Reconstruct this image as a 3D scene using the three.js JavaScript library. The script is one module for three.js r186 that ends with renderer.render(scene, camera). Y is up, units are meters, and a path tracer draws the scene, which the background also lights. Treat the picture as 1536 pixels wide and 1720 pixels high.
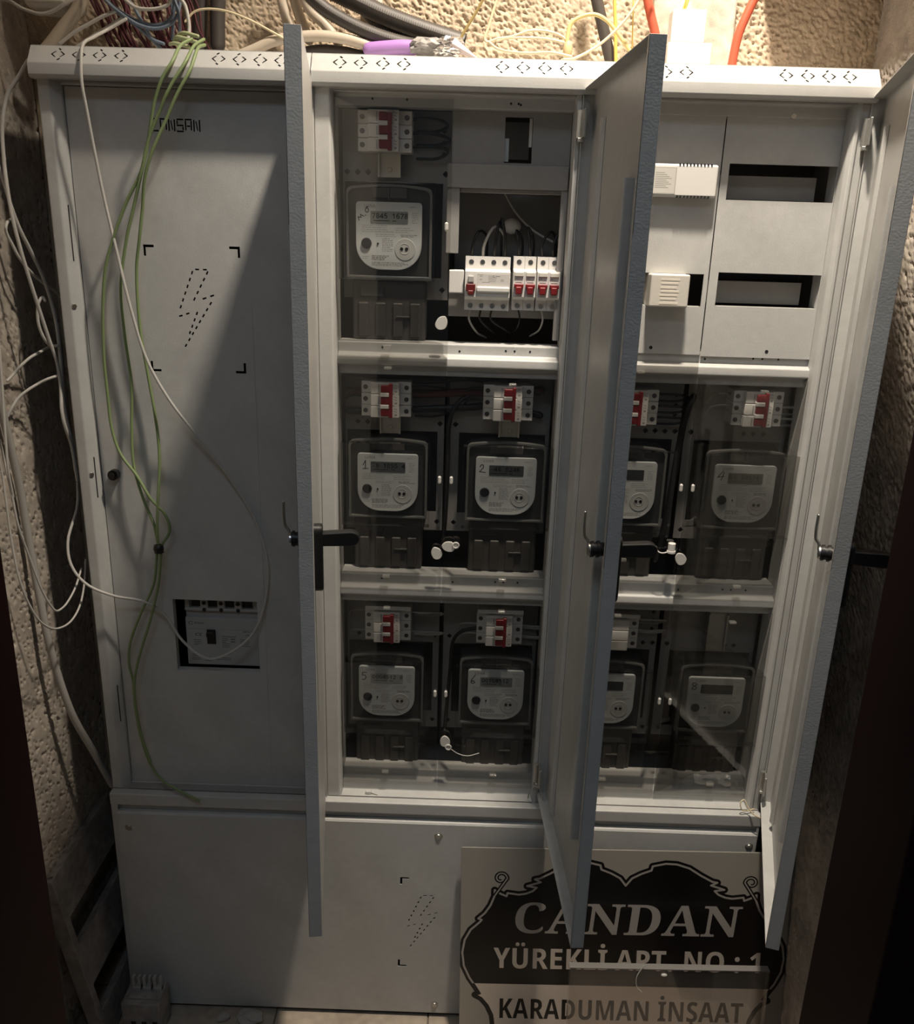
import * as THREE from 'three';
import { RoundedBoxGeometry } from 'three/addons/geometries/RoundedBoxGeometry.js';
import { mergeGeometries, toCreasedNormals } from 'three/addons/utils/BufferGeometryUtils.js';
import { ImprovedNoise } from 'three/addons/math/ImprovedNoise.js';
import { RectAreaLightUniformsLib } from 'three/addons/lights/RectAreaLightUniformsLib.js';

// ───────────────────────── camera, light, exposure ─────────────────────────
const scene = new THREE.Scene();
scene.background = new THREE.Color(0x000000);
const camera = new THREE.PerspectiveCamera(61.254, 1536 / 1720, 0.05, 20);
camera.position.set(0.255, 1.6198, 1.475);
camera.rotation.set(-0.31, 0.0073, 0.0305, 'YXZ');
const renderer = new THREE.WebGLRenderer({ antialias: true });
renderer.toneMapping = THREE.LinearToneMapping;
renderer.toneMappingExposure = 1.12;
renderer.shadowMap.enabled = true;
RectAreaLightUniformsLib.init();
// the closet lamp: a reflector lamp under the closet ceiling, in front of and above the cabinet, turned down and to the right
const LAMP = { at: [0.49, 2.98, 0.41], aim: [0.8, 0.9, -0.02], color: new THREE.Color(1, 0.885, 0.735), power: 15.5, size: 2.8 };
// the corridor: one dim cool ceiling panel behind the photographer
const PANEL = { at: [0.1, 3.23, 1.9], w: 0.9, h: 0.5, color: new THREE.Color(0.78, 0.95, 1.14), power: 2.9 };

const lamp = new THREE.SpotLight(LAMP.color, LAMP.power, 0, THREE.MathUtils.degToRad(55), 1, 2);
lamp.position.set(...LAMP.at);
lamp.target.position.set(...LAMP.aim); scene.add(lamp.target); lamp.castShadow = true; lamp.shadow.radius = LAMP.size; lamp.name = 'lamp_light';
scene.add(lamp);
const area = new THREE.RectAreaLight(PANEL.color, PANEL.power, PANEL.w, PANEL.h);
area.position.set(PANEL.at[0], PANEL.at[1] - 0.012, PANEL.at[2]); area.rotation.x = -Math.PI / 2; area.name = 'panel_light';
scene.add(area);

// ───────────────────────── helpers ─────────────────────────
const V = (x, y, z) => new THREE.Vector3(x, y, z);
const V2 = (x, y) => new THREE.Vector2(x, y);
const PI = Math.PI;
function rng(seed) { let s = seed >>> 0; return () => { s = (s + 0x6d2b79f5) | 0; let t = Math.imul(s ^ (s >>> 15), 1 | s); t = (t + Math.imul(t ^ (t >>> 7), 61 | t)) ^ t; return ((t ^ (t >>> 14)) >>> 0) / 4294967296; }; }
const perlin = new ImprovedNoise();

// uv in metres from the dominant direction of each face
function fin(g) {
  if (g.index) g = g.toNonIndexed(); else g = g.clone();
  for (const k of Object.keys(g.attributes)) if (!['position', 'normal', 'uv'].includes(k)) g.deleteAttribute(k);
  const p = g.attributes.position, n = p.count, uv = new Float32Array(n * 2), a = V(), b = V(), c = V(), e = V(), f = V();
  for (let i = 0; i < n; i += 3) {
    a.fromBufferAttribute(p, i); b.fromBufferAttribute(p, i + 1); c.fromBufferAttribute(p, i + 2);
    e.subVectors(b, a); f.subVectors(c, a); e.cross(f);
    const ax = Math.abs(e.x), ay = Math.abs(e.y), az = Math.abs(e.z);
    [a, b, c].forEach((q, k) => {
      const [u, v] = ax > ay && ax > az ? [q.z, q.y] : ay > az ? [q.x, q.z] : [q.x, q.y];
      uv[(i + k) * 2] = u; uv[(i + k) * 2 + 1] = v;
    });
  }
  g.setAttribute('uv', new THREE.BufferAttribute(uv, 2));
  return g;
}
function planar(g, x0, y0, w, h) {
  if (g.index) g = g.toNonIndexed();
  const p = g.attributes.position, uv = new Float32Array(p.count * 2);
  for (let i = 0; i < p.count; i++) { uv[i * 2] = (p.getX(i) - x0) / w; uv[i * 2 + 1] = (p.getY(i) - y0) / h; }
  g.setAttribute('uv', new THREE.BufferAttribute(uv, 2));
  return g;
}
const join = (list) => { const gs = list.flat().map(fin); return gs.length === 1 ? gs[0] : mergeGeometries(gs); };
const used = new Map();
function numbered(name) { const n = used.get(name) ?? 0; used.set(name, n + 1); return n ? `${name}_${String(n).padStart(3, '0')}` : name; }
function shade(o) { o.traverse((c) => { if (c.isMesh) { c.castShadow = true; c.receiveShadow = true; } }); return o; }
// one named mesh out of geometries
function part(name, geos, mat, parent, keep = false) {
  const g = keep ? geos : join(Array.isArray(geos) ? geos : [geos]);
  const m = new THREE.Mesh(g, mat);
  m.castShadow = m.receiveShadow = true;
  m.name = parent ? name : numbered(name);
  (parent ?? scene).add(m);
  return m;
}
function tag(o, label, category, group, kind) {
  o.userData.label = label; if (category) o.userData.category = category;
  if (group) o.userData.group = group; if (kind) o.userData.kind = kind;
  return o;
}
function thing(name, label, category, pos = [0, 0, 0], group) {
  const o = new THREE.Group(); o.name = numbered(name); o.position.set(...pos); scene.add(o);
  return tag(o, label, category, group);
}
function struct(name, geos, mat, label) { const m = part(name, geos, mat); m.name = name; m.userData.kind = 'structure'; if (label) m.userData.label = label; return m; }
// box by its bounds, rounded by r
function B(x0, x1, y0, y1, z0, z1, r = 0) {
  const w = x1 - x0, h = y1 - y0, d = z1 - z0;
  const g = r ? new RoundedBoxGeometry(w, h, d, 2, Math.min(r, w / 2.01, h / 2.01, d / 2.01)) : new THREE.BoxGeometry(w, h, d);
  return g.translate((x0 + x1) / 2, (y0 + y1) / 2, (z0 + z1) / 2);
}
function cyl(r, len, axis, x, y, z, seg = 16, r2 = r) {
  const g = new THREE.CylinderGeometry(r2, r, len, seg);
  if (axis === 'z') g.rotateX(PI / 2); else if (axis === 'x') g.rotateZ(-PI / 2);
  return g.translate(x, y, z);
}
function tube(pts, r, seg = 6, rad = 8) {
  const P = pts.map((p) => (p.isVector3 ? p : V(...p)));
  const curve = new THREE.CatmullRomCurve3(P, false, 'centripetal');
  const g = new THREE.TubeGeometry(curve, Math.max(4, (P.length - 1) * seg), r, rad);
  const a = new THREE.SphereGeometry(r, rad, 4).translate(P[0].x, P[0].y, P[0].z), z = P[P.length - 1];
  return [g, a, new THREE.SphereGeometry(r, rad, 4).translate(z.x, z.y, z.z)];
}
function rounded(pts, r) {                                       // fillets the inner corners of an open polyline
  const out = [pts[0]];
  for (let i = 1; i < pts.length - 1; i++) {
    const p = V2(...pts[i]), a = V2(...pts[i - 1]).sub(p), b = V2(...pts[i + 1]).sub(p);
    const k = Math.min(r, a.length() * 0.45, b.length() * 0.45);
    const s = p.clone().addScaledVector(a.normalize(), k), e = p.clone().addScaledVector(b.normalize(), k);
    for (let j = 0; j <= 4; j++) { const t = j / 4, q = s.clone().multiplyScalar((1 - t) ** 2).addScaledVector(p, 2 * t * (1 - t)).addScaledVector(e, t * t); out.push([q.x, q.y]); }
  }
  out.push(pts[pts.length - 1]);
  return out;
}
function stripShape(pts, t) {                                    // a polyline thickened by t to its right
  const n = pts.length, off = pts.map((p, i) => {
    const a = pts[Math.max(0, i - 1)], b = pts[Math.min(n - 1, i + 1)], dx = b[0] - a[0], dy = b[1] - a[1], l = Math.hypot(dx, dy) || 1;
    return [p[0] + (dy / l) * t, p[1] - (dx / l) * t];
  });
  return new THREE.Shape([...pts, ...off.reverse()].map((p) => V2(...p)));
}
// bent sheet metal: profile (z, y) run along x, or profile (x, z) run along y
function hbend(pts, t, x0, x1, r = 0.003) {
  const s = stripShape(rounded(pts, r).map(([z, y]) => [-z, y]), -t);
  return toCreasedNormals(new THREE.ExtrudeGeometry(s, { depth: x1 - x0, bevelEnabled: false }).rotateY(PI / 2).translate(x0, 0, 0), 0.13);
}
function vbend(pts, t, y0, y1, r = 0.003) {
  const s = stripShape(rounded(pts, r).map(([x, z]) => [x, -z]), -t);
  return toCreasedNormals(new THREE.ExtrudeGeometry(s, { depth: y1 - y0, bevelEnabled: false }).rotateX(-PI / 2).translate(0, y0, 0), 0.13);
}
const rect = (x0, y0, x1, y1) => [[x0, y0], [x1, y0], [x1, y1], [x0, y1]];
function sheet(outline, holes, t, z) {                           // flat plate in x, y with its front at z
  const s = new THREE.Shape(outline.map((p) => V2(...p)));
  for (const h of holes) s.holes.push(new THREE.Path(h.map((p) => V2(...p))));
  return new THREE.ExtrudeGeometry(s, { depth: t, bevelEnabled: false }).translate(0, 0, z - t);
}
const diamond = (x, y, r) => [[x - r, y], [x, y - r], [x + r, y], [x, y + r]];
function dash(ax, ay, bx, by, w) { const dx = bx - ax, dy = by - ay, l = Math.hypot(dx, dy), nx = (-dy / l) * w / 2, ny = (dx / l) * w / 2; return [[ax + nx, ay + ny], [ax - nx, ay - ny], [bx - nx, by - ny], [bx + nx, by + ny]]; }
function dashes(pts, n, fill, w) {                               // a dashed polygon: each side gets about n dashes per its length
  const out = [];
  for (let i = 0; i < pts.length; i++) {
    const a = pts[i], b = pts[(i + 1) % pts.length], l = Math.hypot(b[0] - a[0], b[1] - a[1]), k = Math.max(2, Math.round(l / n));
    for (let j = 0; j < k; j++) { const s = (j + (1 - fill) / 2) / k, e = (j + (1 + fill) / 2) / k; out.push(dash(a[0] + (b[0] - a[0]) * s, a[1] + (b[1] - a[1]) * s, a[0] + (b[0] - a[0]) * e, a[1] + (b[1] - a[1]) * e, w)); }
  }
  const keep = [], ends = (h) => { const a = [(h[0][0] + h[1][0]) / 2, (h[0][1] + h[1][1]) / 2], b = [(h[2][0] + h[3][0]) / 2, (h[2][1] + h[3][1]) / 2]; return [0, 0.25, 0.5, 0.75, 1].map((k) => [a[0] + (b[0] - a[0]) * k, a[1] + (b[1] - a[1]) * k]); };
  for (const h of out) { const e = ends(h); if (keep.every((q) => ends(q).every((p) => e.every((r) => Math.hypot(p[0] - r[0], p[1] - r[1]) > w * 1.08)))) keep.push(h); }
  return keep;
}
function roundRect(w, h, r, cx = 0, cy = 0) {
  const s = new THREE.Shape(), x = cx - w / 2, y = cy - h / 2;
  s.moveTo(x + r, y); s.lineTo(x + w - r, y); s.quadraticCurveTo(x + w, y, x + w, y + r); s.lineTo(x + w, y + h - r); s.quadraticCurveTo(x + w, y + h, x + w - r, y + h);
  s.lineTo(x + r, y + h); s.quadraticCurveTo(x, y + h, x, y + h - r); s.lineTo(x, y + r); s.quadraticCurveTo(x, y, x + r, y);
  return s;
}
const slab = (shape, depth, bevel, z) => new THREE.ExtrudeGeometry(shape, { depth: depth - bevel, bevelEnabled: bevel > 0, bevelThickness: bevel, bevelSize: bevel, bevelOffset: -bevel, bevelSegments: 2, curveSegments: 12 }).translate(0, 0, z - depth);

// ───────────────────────── textures and materials ─────────────────────────
function noiseTexture(size, fn, srgb) {
  const d = new Uint8Array(size * size * 4);
  for (let y = 0; y < size; y++) for (let x = 0; x < size; x++) { const v = fn(x / size, y / size), i = (y * size + x) * 4; for (let k = 0; k < 3; k++) d[i + k] = Math.max(0, Math.min(255, (Array.isArray(v) ? v[k] : v) * 255)); d[i + 3] = 255; }
  const t = new THREE.DataTexture(d, size, size); t.wrapS = t.wrapT = THREE.RepeatWrapping; t.magFilter = THREE.LinearFilter; t.minFilter = THREE.LinearMipmapLinearFilter; t.generateMipmaps = true;
  if (srgb) t.colorSpace = THREE.SRGBColorSpace; t.needsUpdate = true;
  return t;
}
// tiling noise: a torus of two circles would be exact; blending two shifted copies is enough here
function tile(u, v, f, seed) {
  const n = (a, b) => perlin.noise(a * f, b * f, seed), bu = u, bv = v;
  return (1 - bu) * (1 - bv) * n(u, v) + bu * (1 - bv) * n(u - 1, v) + (1 - bu) * bv * n(u, v - 1) + bu * bv * n(u - 1, v - 1);
}
function at2(t, sx, sy) { const c = t.clone(); c.repeat.set(sx, sy); c.needsUpdate = true; return c; }
const rp = rng(7);
const paintMap = noiseTexture(256, (u, v) => 0.94 + 0.05 * tile(u, v, 5, 1.3) + 0.03 * tile(u, v, 23, 4.1) + 0.02 * (rp() - 0.5), true);
const paintBump = noiseTexture(256, (u, v) => 0.5 + 0.25 * tile(u, v, 40, 2.2) + 0.1 * (rp() - 0.5));
const plasterMap = noiseTexture(512, (u, v) => {
  const a = 0.86 + 0.16 * tile(u, v, 6, 9.1) + 0.16 * tile(u, v, 21, 3.3) + 0.14 * (rp() - 0.5);
  return [a, a * (0.985 + 0.02 * tile(u, v, 9, 5)), a * 0.97];
}, true);
const tileMap = noiseTexture(256, (u, v) => { const a = 0.86 + 0.14 * tile(u, v, 4, 2.7) + 0.12 * tile(u, v, 19, 7.7) + 0.05 * (rp() - 0.5); return [a, a * 0.99, a * 0.97]; }, true);
const scuffRough = noiseTexture(256, (u, v) => 0.62 + 0.3 * tile(u, v, 8, 6.6) + 0.1 * (rp() - 0.5));
const std = (c, rough, more = {}) => new THREE.MeshStandardMaterial({ color: new THREE.Color().setRGB(...c), roughness: rough, ...more });
const phys = (c, rough, more = {}) => new THREE.MeshPhysicalMaterial({ color: new THREE.Color().setRGB(...c), roughness: rough, ...more });
const M = {
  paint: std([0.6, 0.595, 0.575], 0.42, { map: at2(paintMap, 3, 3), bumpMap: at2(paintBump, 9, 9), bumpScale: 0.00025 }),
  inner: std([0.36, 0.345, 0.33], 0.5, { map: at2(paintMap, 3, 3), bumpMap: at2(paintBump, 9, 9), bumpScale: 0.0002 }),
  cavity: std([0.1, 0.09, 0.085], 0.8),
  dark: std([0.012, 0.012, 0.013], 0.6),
  black: std([0.012, 0.011, 0.011], 0.42),
  steel: std([0.62, 0.6, 0.56], 0.3, { metalness: 1 }),
  zinc: std([0.5, 0.49, 0.46], 0.42, { metalness: 0.9 }),
  meterBody: std([0.045, 0.046, 0.045], 0.35),
  meterEdge: phys([0.16, 0.16, 0.155], 0.2, { clearcoat: 0.5 }),
  meterTerm: std([0.07, 0.066, 0.062], 0.45),
  white: std([0.72, 0.7, 0.67], 0.45),
  ivory: std([0.66, 0.63, 0.57], 0.5),
  greyPlastic: std([0.4, 0.39, 0.37], 0.5),
  red: std([0.19, 0.012, 0.015], 0.42),
  clear: phys([0.885, 0.88, 0.87], 0.04, { transmission: 1, thickness: 0, ior: 1.49, specularIntensity: 1 }),
  clearEdge: phys([0.85, 0.84, 0.8], 0.12, { transmission: 0.9, thickness: 0, ior: 1.49 }),
  seal: phys([0.8, 0.78, 0.74], 0.35, { transmission: 0.35, thickness: 0 }),
  cableWhite: std([0.52, 0.5, 0.465], 0.5), cableGrey: std([0.42, 0.4, 0.37], 0.55), cableBlack: std([0.014, 0.013, 0.013], 0.45),
  cableGreen: std([0.23, 0.3, 0.135], 0.5), cableBlue: std([0.16, 0.2, 0.26], 0.6), cableCream: std([0.72, 0.62, 0.42], 0.5), cableYellow: std([0.72, 0.52, 0.12], 0.5),
  cableRed: std([0.55, 0.1, 0.05], 0.5), maroon: std([0.075, 0.012, 0.018], 0.7), beige: std([0.55, 0.47, 0.38], 0.5), conduit: std([0.06, 0.05, 0.045], 0.5),
  conduitGrey: std([0.06, 0.051, 0.045], 0.5), violet: phys([0.42, 0.22, 0.55], 0.35, { clearcoat: 0.5 }),
  foil: std([0.75, 0.72, 0.7], 0.18, { metalness: 0.85 }), film: phys([0.9, 0.88, 0.85], 0.08, { transmission: 0.75, thickness: 0 }),
  plaster: std([0.7, 0.58, 0.44], 0.95, { map: at2(plasterMap, 2.2, 2.2) }), plasterSide: std([0.66, 0.6, 0.53], 0.95, { map: at2(plasterMap, 2.2, 2.2) }),
  wood: phys([0.011, 0.0028, 0.0024], 0.6, { specularIntensity: 0.35 }), room: std([0.5, 0.5, 0.5], 0.9), ceiling: std([0.6, 0.58, 0.54], 0.9),
  tile: std([0.62, 0.53, 0.44], 0.4, { map: at2(tileMap, 3, 3) }), grout: std([0.2, 0.17, 0.14], 0.9), board: std([0.42, 0.4, 0.39], 0.7, { map: at2(plasterMap, 3, 3) }),
  paper: std([0.42, 0.39, 0.35], 0.8),
};
function canvasTexture(w, h, draw, srgb = true) {
  const c = document.createElement('canvas'); c.width = w; c.height = h; const x = c.getContext('2d');
  draw(x, w, h);
  const t = new THREE.CanvasTexture(c); if (srgb) t.colorSpace = THREE.SRGBColorSpace; t.anisotropy = 8;
  return t;
}

// ───────────────────────── the room ─────────────────────────
const XL = -0.53, XR = 0.94, ZB = -0.2, ZF = 0.45, TOP = 3.3;
function lumps(u, v, s) { let h = 0; h += 0.28 * perlin.noise(u * 50, v * 50, s) + 0.65 * perlin.noise(u * 125, v * 125, s + 3) + 0.6 * perlin.noise(u * 240, v * 240, s + 7); return h; }
// a plastered face as a fine relief: place(a, b, h) turns wall coordinates and relief into a point
function relief(a0, a1, b0, b1, step, place, height) {
  const na = Math.round((a1 - a0) / step), nb = Math.round((b1 - b0) / step), pos = [], idx = [];
  for (let j = 0; j <= nb; j++) for (let i = 0; i <= na; i++) { const a = a0 + (a1 - a0) * i / na, b = b0 + (b1 - b0) * j / nb; pos.push(...place(a, b, height(a, b))); }
  for (let j = 0; j < nb; j++) for (let i = 0; i < na; i++) { const k = j * (na + 1) + i; idx.push(k, k + 1, k + na + 1, k + 1, k + na + 2, k + na + 1); }
  const g = new THREE.BufferGeometry(); g.setAttribute('position', new THREE.Float32BufferAttribute(pos, 3)); g.setIndex(idx); g.computeVertexNormals();
  g.setAttribute('uv', new THREE.Float32BufferAttribute(new Float32Array(pos.length / 3 * 2), 2));
  return g;
}
{
  const crepi = (a, b) => { const m = perlin.noise(a * 6, b * 6, 4.4), r = lumps(a, b, 1); const c = r > 0.05 ? 0.05 + 0.25 * (r - 0.05) : r; return 0.0092 * (c + 0.08) * (0.85 + 0.5 * m) - 0.001; };
  struct('wall_back', [B(XL - 0.12, XR + 0.12, 0, TOP, ZB - 0.15, ZB - 0.008), relief(XL - 0.02, XR + 0.02, 1.86, 2.12, 0.0021, (a, b, h) => [a, b, ZB + h], crepi), relief(0.85, XR + 0.02, 0, 1.86, 0.004, (a, b, h) => [a, b, ZB + h], crepi),
    B(XL, XR, 2.12, TOP, ZB - 0.02, ZB - 0.001), B(XL, 0.86, 0, 1.862, ZB - 0.02, ZB - 0.004)], M.plaster);
  // side walls: trowelled plaster with small pits
  const pits = (a, b) => { const p = perlin.noise(a * 150, b * 120, 2.5) + 0.6 * perlin.noise(a * 260, b * 230, 8); return 0.0007 * perlin.noise(a * 30, b * 30, 5) + 0.0005 * perlin.noise(a * 170, b * 170, 15) - (p > 0.34 ? Math.min(0.004, (p - 0.34) * 0.028) : 0); };
  struct('wall_left', [B(XL - 0.12, XL - 0.008, 0, TOP, ZB, ZF), relief(-ZF, -ZB, 0, 2.06, 0.0036, (a, b, h) => [XL + h, b, -a], pits), B(XL - 0.02, XL - 0.002, 2.06, TOP, ZB, ZF)], M.plasterSide);
  struct('wall_right', [B(XR + 0.008, XR + 0.12, 0, TOP, ZB, ZF), relief(ZB, ZF, 0, 2.06, 0.0036, (a, b, h) => [XR - h, b, a], crepi), B(XR + 0.002, XR + 0.02, 2.06, TOP, ZB, ZF)], M.plasterSide);
  struct('ceiling', B(-1.5, 2.0, TOP, TOP + 0.12, ZB - 0.15, 3.3), M.ceiling);
  // the closet front: a dark stained door frame in a thick wall
  struct('wall_front', [B(-1.5, -0.4, 0, TOP, ZF, ZF + 0.15), B(0.86, 2.0, 0, TOP, ZF, ZF + 0.15), B(-0.4, 0.86, 2.4, TOP, ZF, ZF + 0.15)], M.room);
  struct('trim_1', B(-0.4, -0.331, 0, 2.4, ZF, ZF + 0.17, 0.004), M.wood, 'dark red wooden door jamb at the left');
  struct('trim_2', B(0.79, 0.86, 0, 2.4, ZF, ZF + 0.17, 0.004), M.wood, 'dark wooden door jamb at the right');
  struct('trim_3', B(-0.331, 0.79, 2.335, 2.4, ZF, ZF + 0.17, 0.004), M.wood);
  struct('wall_corridor_left', B(-1.6, -1.5, 0, TOP, ZF, 3.3), M.room);
  struct('wall_corridor_right', B(2.0, 2.1, 0, TOP, ZF, 3.3), M.room);
  struct('wall_corridor_rear', B(-1.6, 2.1, 0, TOP, 3.3, 3.4), M.room);
  // boxed-in pipe run on the back wall above the right end of the cabinet
  struct('trim_4', B(0.725, XR, 2.06, 2.6, ZB, -0.08, 0.004), M.plasterSide);
  struct('trim_5', B(0.872, XR, 2.06, 2.6, -0.0805, 0.13, 0.004), M.plasterSide);
  // floor: slab and single tiles
  const fl = struct('floor', B(-1.6, 2.1, -0.1, -0.004, ZB - 0.15, 3.4), M.grout);
  const tileGeo = join([B(-0.1635, 0.1635, -0.008, 0, -0.1635, 0.1635, 0.002)]);
  for (let i = -2; i < 4; i++) for (let j = -1; j < 4; j++) { const t = new THREE.Mesh(tileGeo, M.tile); t.name = 'tile'; t.castShadow = t.receiveShadow = true; t.position.set(i * 0.33 + 0.05, 0, j * 0.33 + 0.13); fl.add(t); }
}
{ // lamps
  const t = thing('reflector_lamp', 'round reflector lamp hanging under the closet ceiling', 'lamp', LAMP.at);
  t.lookAt(...LAMP.aim);
  part('bulb', new THREE.SphereGeometry(0.036, 20, 14, 0, PI * 2, 0, PI / 2).rotateX(PI / 2).translate(0, 0, -0.045), new THREE.MeshStandardMaterial({ color: 0xffffff, emissive: LAMP.color, emissiveIntensity: 6, roughness: 0.4 }), t);
  part('reflector', toCreasedNormals(new THREE.LatheGeometry([[0.02, -0.1], [0.035, -0.085], [0.06, -0.05], [0.075, -0.012], [0.078, -0.012], [0.062, -0.055], [0.036, -0.09], [0.02, -0.104]].map((p) => V2(...p)), 32).rotateX(PI / 2), 0.6), M.zinc, t);
  part('socket', [cyl(0.022, 0.05, 'z', 0, 0, -0.12)], M.ivory, t);
  part('stem', tube([[0, 0, -0.14], [0, 0.01, -0.2], [0, 0.02, -0.33]], 0.009), M.ivory, t);
  const p = thing('ceiling_panel', 'dim cool ceiling light panel in the corridor', 'lamp', PANEL.at);
  part('diffuser', B(-PANEL.w / 2, PANEL.w / 2, -0.008, 0, -PANEL.h / 2, PANEL.h / 2), new THREE.MeshStandardMaterial({ color: 0xdddddd, emissive: PANEL.color, emissiveIntensity: PANEL.power * 0.5, roughness: 0.6 }), p);
  part('frame', [B(-PANEL.w / 2 - 0.03, PANEL.w / 2 + 0.03, 0, TOP - PANEL.at[1], -PANEL.h / 2 - 0.03, PANEL.h / 2 + 0.03, 0.004)], M.white, p);
}

// ───────────────────────── cabinet ─────────────────────────
const Y0 = 0.541, YC = 1.832;                                    // sill, underside of the cap
const X0 = -0.431, X3 = 0.867;
const screw = (x, y, z, r = 0.005) => [cyl(r, 0.002, 'z', x, y, z, 14, r * 0.8), B(x - r * 0.7, x + r * 0.7, y - 0.0005, y + 0.0005, z + 0.0005, z + 0.0012)];
// the bevelled top rail, with diamond-shaped groups of vent slits punched through its slope
function capRail(parent, x0, x1, diamonds) {
  const len = 0.0312, tilt = Math.atan2(0.0175, 0.026), holes = [];
  for (const [cx, skip] of diamonds) {
    const r = 0.0112, q = 0.0098, s = len * 0.5, w = 0.0025, m = skip ? 1 : -1;
    for (const d of [-1, 1]) {                                     // the two corner brackets of the diamond
      const f = 0.56, o = [[cx + d * r * (1 - f), s + q * f], [cx + d * r, s], [cx + d * r * (1 - f), s - q * f], [cx + d * (r * (1 - f) - w), s - q * f], [cx + d * (r - w * 1.3), s], [cx + d * (r * (1 - f) - w), s + q * f]];
      holes.push(o);
    }
    holes.push(dash(cx - m * r * 0.02, s + q * 1.12, cx + m * r * 0.34, s + q * 0.82, w), dash(cx - m * r * 0.02, s - q * 1.12, cx + m * r * 0.34, s - q * 0.82, w));
  }
  const face = sheet(rect(x0, 0, x1, len), holes, 0.0012, 0).rotateX(-tilt).translate(0, 1.853, 0.0172);
  part('cap', [face, hbend([[0.0, 1.8795], [-0.2, 1.8795]].reverse(), 0.0012, x0, x1), hbend([[0.0163, 1.8542], [0.0178, 1.852], [0.0178, 1.8362], [0.0135, 1.8315], [-0.004, 1.8315]], 0.0012, x0, x1, 0.0014),
    sheet([[-0.2, 1.832], [0.012, 1.832], [0.0165, 1.836], [0.0165, 1.852], [-0.001, 1.879], [-0.2, 1.879]].map(([z, y]) => [-z, y]), [], 0.0012, 0).rotateY(PI / 2).translate(x0 + 0.0012, 0, 0),
    sheet([[-0.2, 1.832], [0.012, 1.832], [0.0165, 1.836], [0.0165, 1.852], [-0.001, 1.879], [-0.2, 1.879]].map(([z, y]) => [-z, y]), [], 0.0012, 0).rotateY(PI / 2).translate(x1, 0, 0)], M.paint, parent);
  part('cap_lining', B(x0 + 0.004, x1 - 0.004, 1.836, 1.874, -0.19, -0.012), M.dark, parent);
}
// a door leaf hinged at x, opened by the angle; its lever, cam latch and hinges are its sub-parts
const DW = 0.395, DY = 0.566, DH = 1.273, DT = 0.02;
function door(parent, xh, deg, label) {
  const w = DW, h = DH, t = 0.0014;
  const leaf = part('door', [B(-w, 0, 0, h, DT - t, DT, 0.0006), B(-w, -w + t, 0, h, 0, DT, 0.0005), B(-t, 0, 0, h, 0, DT, 0.0005), B(-w, 0, h - t, h, 0, DT, 0.0005), B(-w, 0, 0, t, 0, DT, 0.0005),
    B(-w, -w + 0.006, 0, h, 0, t, 0.0005), B(-0.006, 0, 0, h, 0, t, 0.0005)], M.paint, parent);
  leaf.userData.label = label;
  leaf.position.set(xh, DY, 0.001); leaf.rotation.y = THREE.MathUtils.degToRad(deg);
  const sy0 = 0.14, sy1 = h - 0.145;
  part('stiffener', [vbend([[-0.315, DT - t], [-0.315, 0.004], [-0.27, 0.004], [-0.262, DT - t]], 0.0012, sy0, sy1), B(-0.335, -0.315, sy0, sy1, DT - t - 0.003, DT - t)], M.paint, leaf);
  part('stiffener', [vbend([[-0.1, DT - t], [-0.094, DT - 0.007], [-0.088, DT - 0.007], [-0.082, DT - t]], 0.0012, 0.02, h - 0.05, 0.004)], M.paint, leaf);
  // lever handle swung out on the outer face
  const hy = 1.213 - DY, hx = -0.352;
  const plate = slab(roundRect(0.024, 0.098, 0.011, hx, hy - 0.028), 0.012, 0.003, DT + 0.012);
  const lever = new THREE.Shape(); lever.moveTo(0, -0.008); lever.lineTo(0.045, -0.0085); lever.quadraticCurveTo(0.056, -0.0085, 0.057, 0.001); lever.quadraticCurveTo(0.056, 0.0085, 0.046, 0.0095); lever.lineTo(0, 0.0075);
  const lg = new THREE.ExtrudeGeometry(lever, { depth: 0.012, bevelEnabled: true, bevelThickness: 0.002, bevelSize: 0.0015, bevelSegments: 2 }).translate(0, 0, -0.006).rotateY(-PI / 2).translate(hx, hy, DT + 0.004);
  part('handle', [plate, lg], M.black, leaf);
  // cam latch on the inner face
  const lt = part('latch', [cyl(0.0125, 0.004, 'z', hx, hy, -0.0, 6), cyl(0.0095, 0.022, 'z', hx, hy, 0.0, 18), cyl(0.012, 0.004, 'z', hx, hy, -0.008, 6)], M.black, leaf);
  void lt;
  part('cam', [cyl(0.009, 0.0025, 'z', hx, hy, -0.0125), ...tube([[hx, hy + 0.004, -0.0135], [hx + 0.002, hy + 0.012, -0.0145], [hx + 0.003, hy + 0.018, -0.019], [hx + 0.003, hy + 0.03, -0.0205], [hx + 0.003, hy + 0.052, -0.0205]], 0.0022)], M.steel, leaf);
  for (const y of [h - 0.05, 0.05]) part('hinge', [B(-0.03, -0.008, y - 0.02, y + 0.02, -0.001, 0.003, 0.001), cyl(0.0045, 0.04, 'y', -0.006, y, -0.004), B(-0.014, 0.002, y - 0.026, y - 0.02, -0.006, 0.004, 0.001)], M.zinc, leaf);
  for (const [x, y] of [[-0.36, 0.86], [-0.36, 0.46], [-0.36, 0.28], [-0.372, h - 0.2], [-0.372, h - 0.225]]) part('rivet', new THREE.SphereGeometry(0.003, 8, 6).translate(x, y, DT - t - 0.001), M.paint, leaf);
  return leaf;
}
const bolt = [[0.016, 0.068], [0.046, 0.068], [0.022, 0.016], [0.054, 0.03], [0.016, -0.037], [0.022, -0.008], [0.012, 0.006], [-0.008, -0.006]];
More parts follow.
